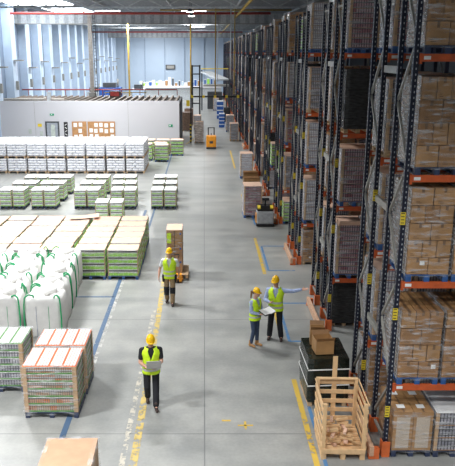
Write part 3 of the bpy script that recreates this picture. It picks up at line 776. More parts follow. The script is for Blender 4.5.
fs = [(2 * i, 2 * i + 2, 2 * i + 3, 2 * i + 1) for i in range(n)] + [(m + 2 * i, m + 2 * i + 1, m + 2 * i + 3, m + 2 * i + 2) for i in range(n)]
b.add(vs, fs, 'tan'); b.build('sheet', t)
# pairs of white/green columns
CP = [green_proto(.62, .98, 1.0, 4, 'dkpal', s, topk='paper', fk='film', g=.26) for s in (31, 32)]
GN = ['by the far side wall', 'second group from the side wall', 'middle group of the floor stock', 'group behind the low double stack', 'group closest to the aisle']
for gi, gx in enumerate((-10.1, -8.45, -6.18, -4.25, -2.12)):
    for row in range(3):
        for c in (0, 1):
            off = (.35, .1, 0, -.35, -.1)[gi] * (row * .5)
            x = gx - .345 + c * .69 + off; y = 34.8 + row * 1.85
            lb = 'white wrapped green tray column, %s, %s of the pair, %s row back' % (GN[gi], 'wall side' if c == 0 else 'aisle side', ORD[row])
            CP[(gi + row + c) % 2].put('tray_column', lb, 'pallet load', (x, y, 0), rnd.uniform(-.02, .02), 'paired columns of wrapped trays')
for c in (0, 1):
    CP[c].put('tray_column', 'brown edged tray column of the low stack behind the kraft tops, %s' % ('wall side' if c == 0 else 'aisle side'), 'pallet load', (-4.95 + c * .70, 31.8, 0), 0.03, 'low double stack of trays')
# green/wood group right of the white sacks
G2 = [green_proto(1.0, .9, 1.25, 4, 'blue', s) for s in (41, 42)]
for i, (x, y, dz) in enumerate(((-3.2, 50.4, 0), (-3.35, 51.5, 0), (-2.15, 53.4, 0), (-3.25, 53.4, 0), (-4.4, 53.4, 0), (-4.45, 51.0, 0), (-5.6, 53.6, 0), (-6.8, 53.8, 0))):
    G2[i % 2].put('tray_pallet', ['brown and green tray pallet standing in front by the aisle', 'brown and green tray pallet tucked behind the front one', 'brown and green tray pallet at the aisle corner of the group',
        'brown and green tray pallet in the middle of the back line', 'brown and green tray pallet behind the corner of the white sacks', 'brown and green tray pallet touching the white sack stack',
        'brown and green tray pallet mostly hidden behind the white sacks', 'hidden tray pallet close to the white room wall'][i], 'pallet load', (x, y, dz), 0, 'brown and green tray pallets by the white room')
PW = Proto([('pallet', pallet_mesh(1.2, .9, 'wood'), None)])
for i in range(4):
    PW.put('empty_pallet', 'empty wooden pallet, %s in the pile behind the tray group' % ['bottom one', 'second up', 'third up', 'topmost one'][i], 'pallet', (-3.0, 55.2, .146 * i + 1.2 - 1.2), .02 * i, 'empty wooden pallets', single=True)
# bulk bags
BP = [bag_proto(1.06, .95, 1.2, s) for s in (1, 2, 3, 4)]
for row in range(5):
    for c in range(5):
        if row == 4 and False: continue
        x = -4.66 - c * 1.19 - row * .06; y = 18.35 + row * 1.02
        if c > 3 and row < 2: continue
        hz = 0
        lb = 'white bulk bag with green straps, %s from the aisle, %s row from the drinks pallets' % (ORD[c], ORD[row])
        BP[(c * 2 + row) % 4].put('bulk_bag', lb, 'bag', (x + rnd.uniform(-.03, .03), y, 0), rnd.uniform(-.02, .02), 'white bulk bags')
# drinks pallets in front
def drinks_proto(w, d, h, seed, body='drinks', strips='orange'):
    ps = [('pallet', pallet_mesh(w, d, 'dkpal'), None)]; b = MB(); z0 = .146; n = 6; lh = (h - z0) / n
    for i in range(n):
        z = z0 + i * lh
        b.box(-w / 2 + .02, -d / 2 + .02, z + .03, w / 2 - .02, d / 2 - .02, z + lh, body)
        b.box(-w / 2 + .012, -d / 2 + .012, z, w / 2 - .012, d / 2 - .012, z + .035, 'dgreen')
        b.box(-w / 2 + .01, -d / 2 + .01, z + lh - .02, w / 2 - .01, d / 2 - .01, z + lh - .008, 'packw')
    ps.append(('bottle_tray', b.mesh('bottle_tray'), None))
    t = MB(); z = h
    for i in range(4):
        x0 = -w / 2 + w * i / 4 + .02; x1 = -w / 2 + w * (i + 1) / 4 - .02
        t.box(x0 - .02, -d / 2 + .01, z - .002, x1 + .02, d / 2 - .01, z + .002, 'guard' if strips == 'orange' else 'dgreen')
        nx, ny = 4, 12
        for a in range(nx):
            for c in range(ny):
                cx = x0 + (x1 - x0) * (a + .5) / nx; cy = -d / 2 + .03 + (d - .06) * (c + .5) / ny
                t.box(cx - .025, cy - .024, z, cx + .025, cy + .022, z + .025, 'paper')
    ps.append(('bottle_caps', t.mesh('bottle_caps'), None))
    ps.append(('corner_board', corners_mesh(w, d, .15, h, 'board', .09), None))
    ps.append(('stretch_film', film_mesh(w + .03, d + .03, .08, h + .03, 'film', seed=seed, amp=.02), None)); return Proto(ps)
DP = drinks_proto(1.2, .98, 1.27, 1); DP2 = drinks_proto(1.2, .98, 1.27, 2, 'cansg', 'g')
G_ = 'film wrapped drinks pallets'
DP.put('drinks_pallet', 'wrapped drinks pallet with orange rows, closer to the loose carton', 'pallet load', (-3.44, 13.95, 0), 0, G_)
DP.put('drinks_pallet', 'wrapped drinks pallet with orange rows, touching the bulk bags side', 'pallet load', (-3.42, 15.04, 0), .0, G_)
DP2.put('drinks_pallet', 'wrapped drinks pallet with dark green rows beside the orange ones', 'pallet load', (-4.95, 15.15, 0), 0, G_)
DP2.put('drinks_pallet', 'wrapped drinks pallet with dark green rows cut by the picture edge', 'pallet load', (-6.26, 15.2, 0), 0, G_)
# loose wrapped carton stack at the bottom edge
def bottom_load():
    w, d, h = .9, .95, 1.2; ps = [('pallet', pallet_mesh(w, d, 'dkpal'), None)]
    b = MB(); b.box(-w / 2, -d / 2, .146, w / 2, d / 2, h, 'carton'); ps.append(('carton', b.mesh('carton'), None))
    t = MB(); t.box(-w / 2 - .005, -d / 2 - .005, h, w / 2 + .005, d / 2 + .005, h + .01, 'kraftd'); ps.append(('top_sheet', t.mesh('top_sheet'), None))
    ps.append(('stretch_film', film_mesh(w + .03, d + .03, .1, h + .03, 'film', seed=9, amp=.03), None)); return Proto(ps)
bottom_load().put('carton_pallet', 'film wrapped load with a plain kraft top beside the worn blue line', 'pallet load', (-2.38, 10.25, 0), .02)

# ---------------------------------------------------------------- crate, black load, open box
def crate():
    t = thing('wooden_crate', 'open slatted pine crate on a pallet with wood offcuts inside', 'crate', (2.84, 12.42, 0), -.03)
    w, d, h = .88, 1.12, 1.24
    p = bpy.data.objects.new('pallet', pallet_mesh(w, d, 'woodl')); COL.objects.link(p); p.parent = t
    for sx in (-1, 1):
        for sy in (-1, 1):
            x, y = sx * (w / 2 - .035), sy * (d / 2 - .035); MB().box(x - .035, y - .035, .144, x + .035, y + .035, h, 'woodl').build('corner_post', t)
    nS = 5
    for sx in (-1, 1):
        x = sx * (w / 2 + .008)
        for i in range(nS):
            z = .22 + i * .205; MB().box(x - .009, -d / 2, z, x + .009, d / 2, z + .085, 'woodl').build('side_slat', t)
    for i, z in enumerate((.25, .45, .66, .88)): MB().box(-w / 2 + .02, d / 2 + .0, z, w / 2 - .02, d / 2 + .022, z + .09, 'woodl').build('back_slat', t)
    MB().box(-w / 2, d / 2, h - .13, w / 2, d / 2 + .022, h + .01, 'woodl').build('back_slat', t)
    MB().box(-w / 2, d / 2 - .06, h, w / 2, d / 2 + .02, h + .022, 'woodl').build('top_rail', t)
    for x in (-.05,): MB().box(x - .05, d / 2 + .022, .144, x + .05, d / 2 + .044, h + .5, 'woodl').build('back_post', t)
    for z in (.145,): MB().box(-w / 2, -d / 2 - .022, z, w / 2, -d / 2, z + .1, 'woodl').build('front_slat', t)
    for sx in (-1, 1): MB().box(sx * (w / 2 + .02) - .012, -d / 2, h - .02, sx * (w / 2 + .02) + .012, d / 2, h + .0, 'woodl').build('side_rail', t)
    return t
crate()
r = random.Random(3); placed = 0
OFF = ['long thin', 'short square', 'flat pale', 'stubby', 'narrow split', 'knotty', 'wide short', 'squared', 'sawn angled', 'slim pointed', 'dark ended', 'thick', 'curved', 'blocky', 'chipped', 'small clean', 'rough', 'tilted', 'smooth', 'twisted', 'half length', 'grey tinged']
for i in range(22):
    L = r.uniform(.12, .30); z = .20 + (i // 4) * .075
    o = MB().cb(0, 0, 0, L, r.uniform(.05, .09), r.uniform(.03, .06), 'woodl' if i % 3 else 'tan').build('wood_offcut')
    o.location = (2.78 + (-.11 if i % 2 else .13) + r.uniform(-.03, .03), 12.30 + (-.17 if (i // 2) % 2 else .15) + r.uniform(-.03, .03), z); o.rotation_euler = (r.uniform(-.06, .06), r.uniform(-.08, .08), r.uniform(-.5, .5) + (1.57 if i % 3 == 0 else 0))
    o['label'] = '%s wood offcut lying in the pine crate' % OFF[i]; o['category'] = 'wood offcut'; o['group'] = 'wood offcuts in the crate'
bl = wrapped_proto(.90, 1.15, 1.22, 'bfilm', 'wood', 44, straps=(.55, .95))
bl.put('wrapped_pallet', 'black film wrapped pallet with white straps behind the pine crate', 'pallet load', (2.86, 14.55, 0), .02)
def open_box(label, loc, w, d, h, rz, closed=False, name='cardboard_box', low=None):
    t = thing(name, label, 'box', loc, rz)
    b = MB(); T = .008; b.box(-w / 2, -d / 2, 0, w / 2, d / 2, T, 'carton')
    b.box(-w / 2, -d / 2, 0, w / 2, -d / 2 + T, h, 'carton').box(-w / 2, d / 2 - T, 0, w / 2, d / 2, h, 'carton').box(-w / 2, -d / 2, 0, -w / 2 + T, d / 2, h, 'carton').box(w / 2 - T, -d / 2, 0, w / 2, d / 2, h, 'carton')
    b.build('box_body', t)
    for sy in (-1, 1): MB().beam((0, sy * d / 2, h), (0, sy * (d / 2 + .05), h + .09), w, .008, 'carton2').build('flap', t)
    return t
open_box('open cardboard box standing on the black wrapped pallet', (2.78, 14.35, 1.235), .42, .40, .34, .1)
open_box('small cardboard box behind the open one on the black pallet', (2.72, 14.82, 1.235), .34, .3, .40, -.1)

# ---------------------------------------------------------------- goods along the aisle further up
can_proto(.9, 1.15, 1.60, 'cans', 'blue', 61).put('can_pallet', 'pallet of dark cans in film standing out in the aisle', 'pallet load', (2.42, 32.9, 0), 0.03)
can_proto(.82, 1.1, 1.62, 'cansw', 'blue', 62).put('can_pallet', 'pallet of pale packs farther up beside the cardboard bins', 'pallet load', (2.78, 43.6, 0), 0)
t = carton_proto(.85, 1.0, .7, 1, 1, 1, 'wood', 5, each=False, fk=None); t.put('box_pallet', 'pallet under the open cardboard bins', 'pallet load', (2.62, 36.2, 0), 0)
open_box('open brown cardboard bin, front one behind the can pallet', (2.62, 35.95, .704), .86, .44, .62, 0)
open_box('open brown cardboard bin, rear one behind the can pallet', (2.58, 36.56, .704), .80, .40, .82, 0)
carton_proto(.8, 1.1, 1.9, 6, 2, 3, 'wood', 66, each=False, fk='filmw').put('carton_pallet', 'tall film wrapped carton pallet beside the striped post', 'pallet load', (-.45, 61.3, 0), 0)
wrapped_proto(.95, 1.1, 1.95, 'brownfilm', 'wood', 67).put('wrapped_pallet', 'dark brown wrapped pallet beyond the height gate', 'pallet load', (-1.75, 70.5, 0), 0)
wrapped_proto(.95, 1.1, 1.9, 'brownfilm', 'wood', 68).put('wrapped_pallet', 'second dark brown wrapped pallet behind the first beyond the gate', 'pallet load', (-1.7, 76, 0), 0)
can_proto(.8, 1.1, 1.5, 'cansw', 'blue', 69).put('can_pallet', 'pale wrapped pallet on the far side of the height gate', 'pallet load', (-.7, 72, 0), 0)
for i, (x, y) in enumerate(((3.0, 62.5), (2.9, 70), (2.9, 79), (1.9, 96))):
    (LP['cansg'], LP['cansw'], LP['dark'], LP['cansw'])[i][0].put('pallet_load', ['grey can pallet beyond the height gate by the racks', 'pale pallet past the gate by the racks', 'dark wrapped pallet far up the aisle', 'pale pallet at the far end of the aisle'][i], 'pallet load', (x - .2, y, 0), 0)
BB = MB()
for i in range(4): BB.box(-.4, -.4, i * .55, .4, .4, i * .55 + .42, 'machb').box(-.38, -.38, i * .55 + .42, .38, .38, i * .55 + .55, 'paper')
o = BB.build('crate_stack'); o.location = (2.0, 84, 0); o['label'] = 'tall stack of blue and white crates beyond the height gate'; o['category'] = 'crate stack'
o = BB.build('crate_stack'); o.location = (1.95, 74, 0); o.scale = (.75, .75, .7); o['label'] = 'lower stack of blue and white crates under the height gate'; o['category'] = 'crate stack'
# height gate
t = thing('height_gate', 'black height gate across the aisle with yellow markers', 'gate', (-1.2, 62, 0))
MB().box(0, 0, 4.0, 4.6, .14, 4.14, 'black').build('crossbar', t)
MB().box(-.06, 0, 0, .06, .12, 4.14, 'black').build('post', t); MB().box(4.5, 0, 0, 4.6, .12, 4.14, 'black').build('post', t)
for i in range(5): MB().box(.0 + i * 1.05, -.03, 3.95, .22 + i * 1.05, 0, 4.2, 'yellow').build('marker', t)
MB().box(-.42, -.03, 3.2, -.1, .0, 3.75, 'yellow').build('marker', t)
t = thing('striped_post', 'black and yellow striped protection post by the carton pallet', 'post', (-1.22, 61.0, 0))
MB().box(-.07, -.07, 0, .07, .07, 1.75, 'black').build('post', t)
for i in range(5): MB().cb(0, -.075, .2 + i * .35, .16, .01, .12, 'yellow', (0, .5, 0)).build('stripe', t)
t = thing('lift_mast', 'tall dark lift mast behind the height gate', 'mast', (-1.5, 88, 0))
for x in (0, .95): MB().box(x - .1, -.1, 0, x + .1, .1, 6.4, 'black').build('rail', t)
for z in (1.5, 3.5, 5.2, 6.2): MB().box(0, -.08, z, .95, .08, z + .15, 'black').build('crosspiece', t)
t = thing('conveyor', 'pale inclined conveyor deck high above the far aisle', 'conveyor', (0, 96, 0))
MB().beam((.3, 0, 5.3), (2.6, -7, 4.5), 1.6, .16, 'steelw').build('belt', t)
MB().beam((-.4, 0, 5.75), (3.4, 0, 5.75), .15, .12, 'yellow').build('rail', t)
for (x, y) in ((-.3, 0), (3.2, 0), (3.3, -7)): MB().box(x - .1, y - .1, 0, x + .1, y + .1, 5.6, 'dkgrey').build('leg', t)
MB().box(-.1, 2, 3.2, 3.6, 4.5, 3.45, 'galv').build('platform', t)
MB().box(.5, 2.2, 0, 2.6, 4.2, 2.4, 'dkgrey').build('drive_unit', t)
# far area beyond the white room: tables, goods, machines
t = thing('packing_table', 'long white packing line in front of the back wall', 'table', (-12, 118, 0))
MB().box(0, 0, 0, 15, 9, 2.0, 'steelw').build('counter', t); MB().box(0, -.2, 2.0, 15, 9, 2.12, 'wallw').build('top', t)
fr = random.Random(9); KN = dict(machb='blue', paper='white', green='green', carton='brown', red='red', steelw='grey', dkgrey='dark', colw='pale')
fr = random.Random(9); BC = ['machb', 'paper', 'green', 'carton', 'red', 'steelw', 'dkgrey', 'colw']
for i in range(24):
    x = -11.4 + i * .58; k = fr.choice(BC); w = fr.uniform(.22, .5); h = fr.uniform(.5, 1.5)
    o = MB().box(-w / 2, -.3, 0, w / 2, .3, h, k).box(-w / 2 - .02, -.32, h, w / 2 + .02, .32, h + .07, 'paper').build('goods_bin'); o.location = (x, 123, 2.12)
    o['label'] = '%s coloured bin on the far packing line, %s from the side wall' % (KN[k], (ORD + ['twenty first', 'twenty second', 'twenty third', 'twenty fourth'])[i]); o['category'] = 'bin'; o['group'] = 'bins on the far packing line'
def machine(x, y, w, h, k, label):
    t = thing('packing_machine', label, 'machine', (x, y, 0)); MB().box(-w / 2, -1, 0, w / 2, 1, h, k).build('body', t)
    MB().box(-w / 4, -1.1, h * .2, w / 5, -1, h * .7, 'paper').build('panel', t); MB().box(-w / 3, -.6, h, w / 4, .6, h + .6, 'dkgrey').build('motor', t)
    MB().tube([(w / 3, 0, h), (w / 3, 0, h + 1.1)], .12, 'galv', 8).build('chimney', t)
machine(-12.6, 92, 2.9, 3.4, 'machb', 'blue packing machine beyond the white room roof')
machine(-15.4, 96, 2.0, 2.6, 'steelw', 'white packing machine beside the side wall columns')
machine(-9.4, 98, 1.8, 2.9, 'colw', 'pale blue packing machine next to the blue one')
o = MB().box(-7.8, 139.7, 4.6, -5.9, 139.8, 5.5, 'dkgrey').box(-7.6, 139.68, 4.75, -6.1, 139.7, 5.35, 'galv').build('wall_vent'); o['label'] = 'dark rectangular vent on the back wall'; o['category'] = 'vent'

# ---------------------------------------------------------------- vehicles
def wheel(b, x, y, r, w, k='black'): b.tube([(x - w / 2, y, r), (x + w / 2, y, r)], r, k, 16)
t = thing('reach_truck', 'grey and yellow pallet truck parked beside the can pallet', 'forklift', (2.90, 30.9, 0), 0)
bevel(MB().box(-.40, -.35, .12, .40, .30, .72, 'forkg').build('body', t), .05, 2)
MB().box(-.42, -.40, .05, .42, .34, .13, 'black').build('bumper', t)
bevel(MB().box(-.38, -.2, .72, .38, .3, .98, 'black').build('battery_cover', t), .03)
for q in (-.3, .3): MB().cb(q, -.2, .93, .14, .2, .08, 'yellow', (.5, 0, 0)).build('hood_stripe', t)
MB().tube([(0, -.05, .9), (0, -.22, 1.3)], .035, 'black', 8).cb(0, -.24, 1.32, .34, .08, .12, 'black').build('tiller', t)
b = MB(); wheel(b, -.3, -.2, .11, .09); wheel(b, .3, -.2, .11, .09); b.build('wheel', t)
for x in (-.2, .2): MB().box(x - .08, .3, .05, x + .08, .95, .11, 'dkgrey').build('fork', t)
MB().box(-.44, -.2, .15, -.40, .1, .6, 'forko').build('side_panel', t)
t = thing('forklift', 'orange stand-on order picker driving up the aisle', 'forklift', (.62, 57.2, 0), 0)
bevel(MB().box(-.42, -.55, .15, .42, .35, 1.12, 'forko').build('body', t), .06, 2)
MB().box(-.42, -.6, .05, .42, .5, .17, 'dkgrey').build('chassis', t)
MB().box(-.3, .38, .15, -.2, .48, 1.75, 'dkgrey').box(.2, .38, .15, .3, .48, 1.75, 'dkgrey').box(-.3, .38, 1.7, .3, .48, 1.75, 'dkgrey').build('mast', t)
MB().box(-.15, -.57, .5, .15, -.55, .7, 'dkgrey').build('grille', t)
b = MB(); wheel(b, -.3, -.35, .13, .1); wheel(b, .3, -.35, .13, .1); b.build('wheel', t)
for x in (-.2, .2): MB().box(x - .07, .48, .05, x + .07, 1.5, .10, 'dkgrey').build('fork', t)
MB().tube([(0, .15, 1.1), (0, .1, 1.3)], .03, 'black', 6).build('steering_column', t)

# pallet jack with tall load
t = thing('pallet_jack', 'orange hand pallet jack under the tall carton load', 'pallet jack', (-1.02, 22.75, 0), 0)
for x in (-.18, .18): MB().box(x - .075, .0, .05, x + .075, 1.15, .10, 'forko').build('fork', t)
MB().box(-.22, -.18, .06, .22, .02, .32, 'forko').build('pump_housing', t)
b = MB(); wheel(b, -.09, -.12, .09, .06); wheel(b, .09, -.12, .09, .06); b.build('wheel', t)
MB().tube([(0, -.1, .3), (.0, -.42, 1.05)], .025, 'black', 8).tube([(-.12, -.42, 1.03), (-.15, -.46, 1.16), (.15, -.46, 1.16), (.12, -.42, 1.03)], .018, 'black', 8).build('handle', t)
t = thing('tall_load', 'tall film wrapped carton load on the orange pallet jack', 'pallet load', (-.98, 23.4, .101), 0)
p_ = bpy.data.objects.new('pallet', pallet_mesh(.82, 1.15, 'wood')); COL.objects.link(p_); p_.parent = t
z = .146
for i, hh in enumerate((.52, .52, .56)):
    b = MB().box(-.37, -.40, z, .20, .5, z + hh - .006, 'carton' if i != 1 else 'carton2').box(-.1, -.402, z, -.06, -.40, z + hh - .01, 'tape').box(.1, -.403, z + hh * .7, .16, -.40, z + hh * .85, 'machb')
    if i == 2: b.box(-.35, -.404, z + .08, -.2, -.40, z + .46, 'vest')
    b.build('carton', t); z += hh
b = MB().box(-.37, -.4, z, .2, .5, z + .012, 'tan').build('top_sheet', t)
me = film_mesh(.60, .93, .12, z + .02, 'film', seed=5); o = bpy.data.objects.new('stretch_film', me); COL.objects.link(o); o.parent = t; o.location = (-.085, .05, 0)

# ---------------------------------------------------------------- people (facing -Y in their own frame)
def remesh(o, v):
    m = o.modifiers.new('remesh', 'REMESH'); m.mode = 'VOXEL'; m.voxel_size = v; m.use_smooth_shade = True
    s = o.modifiers.new('smooth', 'SMOOTH'); s.factor = .5; s.iterations = 2; return o
def lerp(a, b, t): return Vector(a).lerp(Vector(b), t)
def hand(b, wrist, d, palm_n, curl=.5, k='skin'):
    """palm plus four unequal bent fingers and a thumb leaving the palm side; d: direction of fingers, palm_n: palm normal"""
    d = Vector(d).normalized(); pn = Vector(palm_n); pn = (pn - d * pn.dot(d)).normalized(); sd = d.cross(pn).normalized(); w = Vector(wrist)
    for j in (-1.5, -.5, .5, 1.5): b.limb(w + d * .02 + sd * j * .012, w + d * .085 + sd * j * .019, .016, .013, k, 8)
    for j, L in ((-1.5, .9), (-.5, 1.05), (.5, 1.0), (1.5, .78)):
        p0 = w + d * .088 + sd * j * .02; d1 = (d + pn * curl * .6).normalized(); d2 = (d + pn * curl * 1.6).normalized()
        p1 = p0 + d1 * .036 * L; p2 = p1 + d2 * .028 * L; p3 = p2 + (d2 + pn * curl * .5).normalized() * .02 * L
        b.limb(p0, p1, .0105, .0095, k, 8).limb(p1, p2, .0095, .0088, k, 8).limb(p2, p3, .0088, .0078, k, 8)
    t0 = w + d * .03 - sd * .028; t1 = t0 + (d * .6 - sd * .8 + pn * .3).normalized() * .04; t2 = t1 + (d * .9 - sd * .3 + pn * .5).normalized() * .03
    b.limb(t0, t1, .015, .012, k, 8).limb(t1, t2, .012, .0095, k, 8)
def person(label, loc, rz, P, sc=1.0, mats=None, sleeves='short', female=False, head_yaw=0.0, head_pitch=.25, hair='hairb'):
    """P: joints: hipL, kneeL, ankL, toeL, elbL, wrL, fingL, palmL and R; mats: shirt, trousers, boots"""
    t = thing('person', label, 'person', loc, rz); t.scale = (sc, sc, sc)
    sw = .175 if female else .205; hip = .10; cz = 1.42; hz = .95
    shL, shR = Vector((sw, 0, cz)), Vector((-sw, 0, cz))
    # ---- body
    b = MB()
    b.rings([(0, 0, .86, .13, .10), (0, 0, .95, .165, .115), (0, 0, 1.10, .135, .10), (0, -.005, 1.25, .155, .115), (0, 0, 1.38, .165, .11), (0, .005, 1.46, .12, .08), (0, .01, 1.50, .062, .058)], 'skin', 20)
    b.limb((0, .01, 1.46), (0, -.012, 1.60), .058, .053, 'skin')
    hm = Matrix.Translation((0, -.01, 1.58)) @ Euler((head_pitch, 0, head_yaw)).to_matrix().to_4x4()
    def H(x, y, z): return tuple(hm @ Vector((x, y, z)))
    hb = MB(); hb.rings([(0, -.035, -.005, .028, .03), (0, -.03, .005, .05, .058), (0, -.02, .04, .064, .082), (0, -.008, .09, .074, .096), (0, 0, .14, .078, .1), (0, .005, .19, .068, .088), (0, .008, .22, .04, .055), (0, .008, .23, .015, .02)], 'skin', 18)
    hb.limb((0, -.098, .115), (0, -.118, .075), .010, .015, 'skin', 8)
    for s in (-1, 1): hb.ball((s * .078, .005, .09), (.012, .02, .032), 'skin', 8, 6); hb.ball((s * .03, -.088, .125), (.022, .012, .008), 'skin', 8, 5)
    hb.ball((0, -.095, .018), (.02, .016, .014), 'skin', 8, 5)
    b.add([hm @ Vector(v) for v in hb.v], hb.f, 'skin', True)
    for S, sh in (('L', shL), ('R', shR)):
        e, w = Vector(P['elb' + S]), Vector(P['wr' + S])
        b.limb(lerp(sh, (0, 0, 1.42), .25), sh, .07, .058, 'skin'); b.limb(sh, e, .053, .042, 'skin'); b.limb(e, lerp(e, w, .35), .042, .043, 'skin'); b.limb(lerp(e, w, .35), w, .043, .027, 'skin')
        hand(b, w, P['fing' + S], P['palm' + S], P.get('curl' + S, .5))
        sx = 1 if S == 'L' else -1; hp = Vector((sx * hip, 0, .92)); kn, an, to = Vector(P['knee' + S]), Vector(P['ank' + S]), Vector(P['toe' + S])
        b.limb(hp, kn, .085, .056, 'skin'); b.limb(kn, lerp(kn, an, .35), .054, .055, 'skin'); b.limb(lerp(kn, an, .35), an, .055, .038, 'skin'); b.limb(an, to, .038, .028, 'skin')
    body = b.build('body', t); remesh(body, .0085)
    # ---- face details
    f = MB()
    for s in (-1, 1): f.add([hm @ Vector(v) for v in MB().ball((s * .03, -.0945, .112), (.012, .006, .007), 'paper', 8, 5).v], MB().ball((0, 0, 0), .01, 'paper', 8, 5).f, 'paper', True)
    for s in (-1, 1): f.add([hm @ Vector(v) for v in MB().ball((s * .03, -.1005, .112), (.006, .003, .006), 'black', 8, 5).v], MB().ball((0, 0, 0), .01, 'paper', 8, 5).f, 'black', True)
    f.build('eyes', t)
    f = MB(); f.add([hm @ Vector(v) for v in MB().ball((0, -.099, .045), (.022, .006, .007), 'lips', 10, 5).v], MB().ball((0, 0, 0), .01, 'lips', 10, 5).f, 'lips', True); f.build('mouth', t)
    # ---- hair
    hh = MB(); hh.rings([(0, .03, .06, .070, .072), (0, .02, .10, .083, .090), (0, .012, .15, .086, .098), (0, .012, .20, .076, .09), (0, .01, .235, .03, .04)], hair, 18)
    if female: hh.limb((0, .09, .11), (.0, .15, .07), .03, .04, hair, 10); hh.limb((0, .15, .07), (.0, .14, -.12), .038, .02, hair, 10)
    h2 = MB(); h2.add([hm @ Vector(v) for v in hh.v], hh.f, hair, True); h2.build('hair', t)
    # ---- helmet
    he = MB(); he.rings([(0, .0, .148, .112, .132), (0, .0, .165, .110, .130), (0, .0, .20, .104, .123), (0, .0, .235, .088, .106), (0, 0, .262, .06, .075), (0, 0, .275, .02, .03)], 'helmet', 24)
    he.add([(x, y, z) for x, y, z in MB().rings([(0, -.03, .143, .125, .165), (0, -.03, .150, .125, .165)], 'helmet', 24).v], MB().rings([(0, 0, 0, 1, 1), (0, 0, 1, 1, 1)], 'helmet', 24).f, 'helmet', True)
    he.tube([(0, -.10, .24), (0, -.04, .272), (0, .04, .272), (0, .10, .24)], .016, 'helmet', 8)
    h3 = MB(); h3.add([hm @ Vector((v[0] * .85, v[1] * .85, .148 + (v[2] - .148) * .95)) for v in he.v], he.f, 'helmet', True); h3.build('hard_hat', t)
    # ---- trousers
    tr = MB(); tr.rings([(0, 0, .84, .16, .115), (0, 0, .92, .18, .13), (0, 0, 1.0, .165, .122), (0, 0, 1.05, .155, .117)], mats['trousers'], 20)
    for S in 'LR':
        sx = 1 if S == 'L' else -1; hp = Vector((sx * hip, 0, .92)); kn, an = Vector(P['knee' + S]), Vector(P['ank' + S]); g = .0 if female else .014
        tr.limb(hp, kn, .094, .066 + g, mats['trousers']); tr.limb(kn, lerp(kn, an, .92), .066 + g, .052 + g * 1.6, mats['trousers'])
    remesh(tr.build('trousers', t), .012)
    # ---- shirt
    st = MB(); st.rings([(0, 0, .99, .17, .122), (0, 0, 1.12, .155, .118), (0, -.005, 1.25, .17, .128), (0, 0, 1.38, .178, .122), (0, .005, 1.46, .13, .092), (0, .01, 1.50, .075, .07)], mats['shirt'], 20)
    for S, sh in (('L', shL), ('R', shR)):
        e, w = Vector(P['elb' + S]), Vector(P['wr' + S])
        st.limb(lerp(sh, (0, 0, 1.42), .3), sh, .078, .068, mats['shirt'])
        if sleeves == 'short': st.limb(sh, lerp(sh, e, .62), .066, .062, mats['shirt'])
        else: st.limb(sh, e, .064, .054, mats['shirt']).limb(e, lerp(e, w, .93), .054, .038, mats['shirt'])
    remesh(st.build('shirt', t), .012)
    # ---- vest: open-sided shell, V-neck, two reflective bands
    v = MB(); seg = 28
    ctl = [(.86, .205, .150), (1.0, .196, .146), (1.12, .184, .140), (1.25, .196, .148), (1.36, .226, .142), (1.43, .212, .115), (1.485, .12, .085)]
    prof = []
    for i in range(len(ctl) - 1):
        for q in (0, .25, .5, .75): prof.append(tuple(u + (w_ - u) * q for u, w_ in zip(ctl[i], ctl[i + 1])))
    prof.append(ctl[-1]); seg = 44; vs = []
    for (z, rx, ry) in prof:
        w_ = max(0.0, (z - 1.22) * 1.6)
        for j in range(seg + 1):
            a = 1.5 * math.pi + w_ + (2 * math.pi - 2 * w_) * j / seg; c, s_ = math.cos(a), math.sin(a)
            vs.append((rx * c * (1 + .01 * math.sin(5 * a + z * 9)), ry * s_ - .004, z + (.02 * (1 - abs(s_)) if z > 1.4 else 0)))
    fs = []; n1 = seg + 1
    for i in range(len(prof) - 1):
        for j in range(seg):
            a = 1.5 * math.pi + 2 * math.pi * (j + .5) / seg
            if 1.27 < prof[i][0] < 1.40 and abs(math.cos(a)) > .95: continue              # armholes
            fs.append((i * n1 + j, i * n1 + j + 1, (i + 1) * n1 + j + 1, (i + 1) * n1 + j))
    v.add(vs, fs, 'vest', True); vo = v.build('safety_vest', t); so = vo.modifiers.new('solid', 'SOLIDIFY'); so.thickness = .012; so.offset = 0
    for (z, rx, ry) in ((.97, .207, .156), (1.10, .194, .149)):
        MB().rings([(0, -.004, z - .027, rx, ry), (0, -.004, z + .027, rx, ry)], 'reflect', 28, cap=False).build('reflective_band', vo)
    for s in (-1, 1): MB().beam((s * .085, -.138, 1.16), (s * .10, -.105, 1.43), .05, .008, 'reflect').build('reflective_band', vo) if P.get('vband') else None
    # ---- boots
    for S in 'LR':
        an, to = Vector(P['ank' + S]), Vector(P['toe' + S]); bt = MB(); dn = Vector((0, 0, -.02))
        bt.limb(an + Vector((0, 0, .08)), an, .056, .052, mats['boots']); bt.limb(an + Vector((0, .03, -.035)), an + Vector((0, .0, -.03)), .048, .05, mats['boots']); bt.limb(an + dn, to, .046, .038, mats['boots'])
        remesh(bt.build('boot', t), .011)
    return t
def legs(lk, la, rk, ra, lt=None, rt=None):
    d = {'kneeL': lk, 'ankL': la, 'kneeR': rk, 'ankR': ra}
    d['toeL'] = lt or (la[0] + .015, la[1] - .15, la[2] - .045); d['toeR'] = rt or (ra[0] - .015, ra[1] - .15, ra[2] - .045); return d
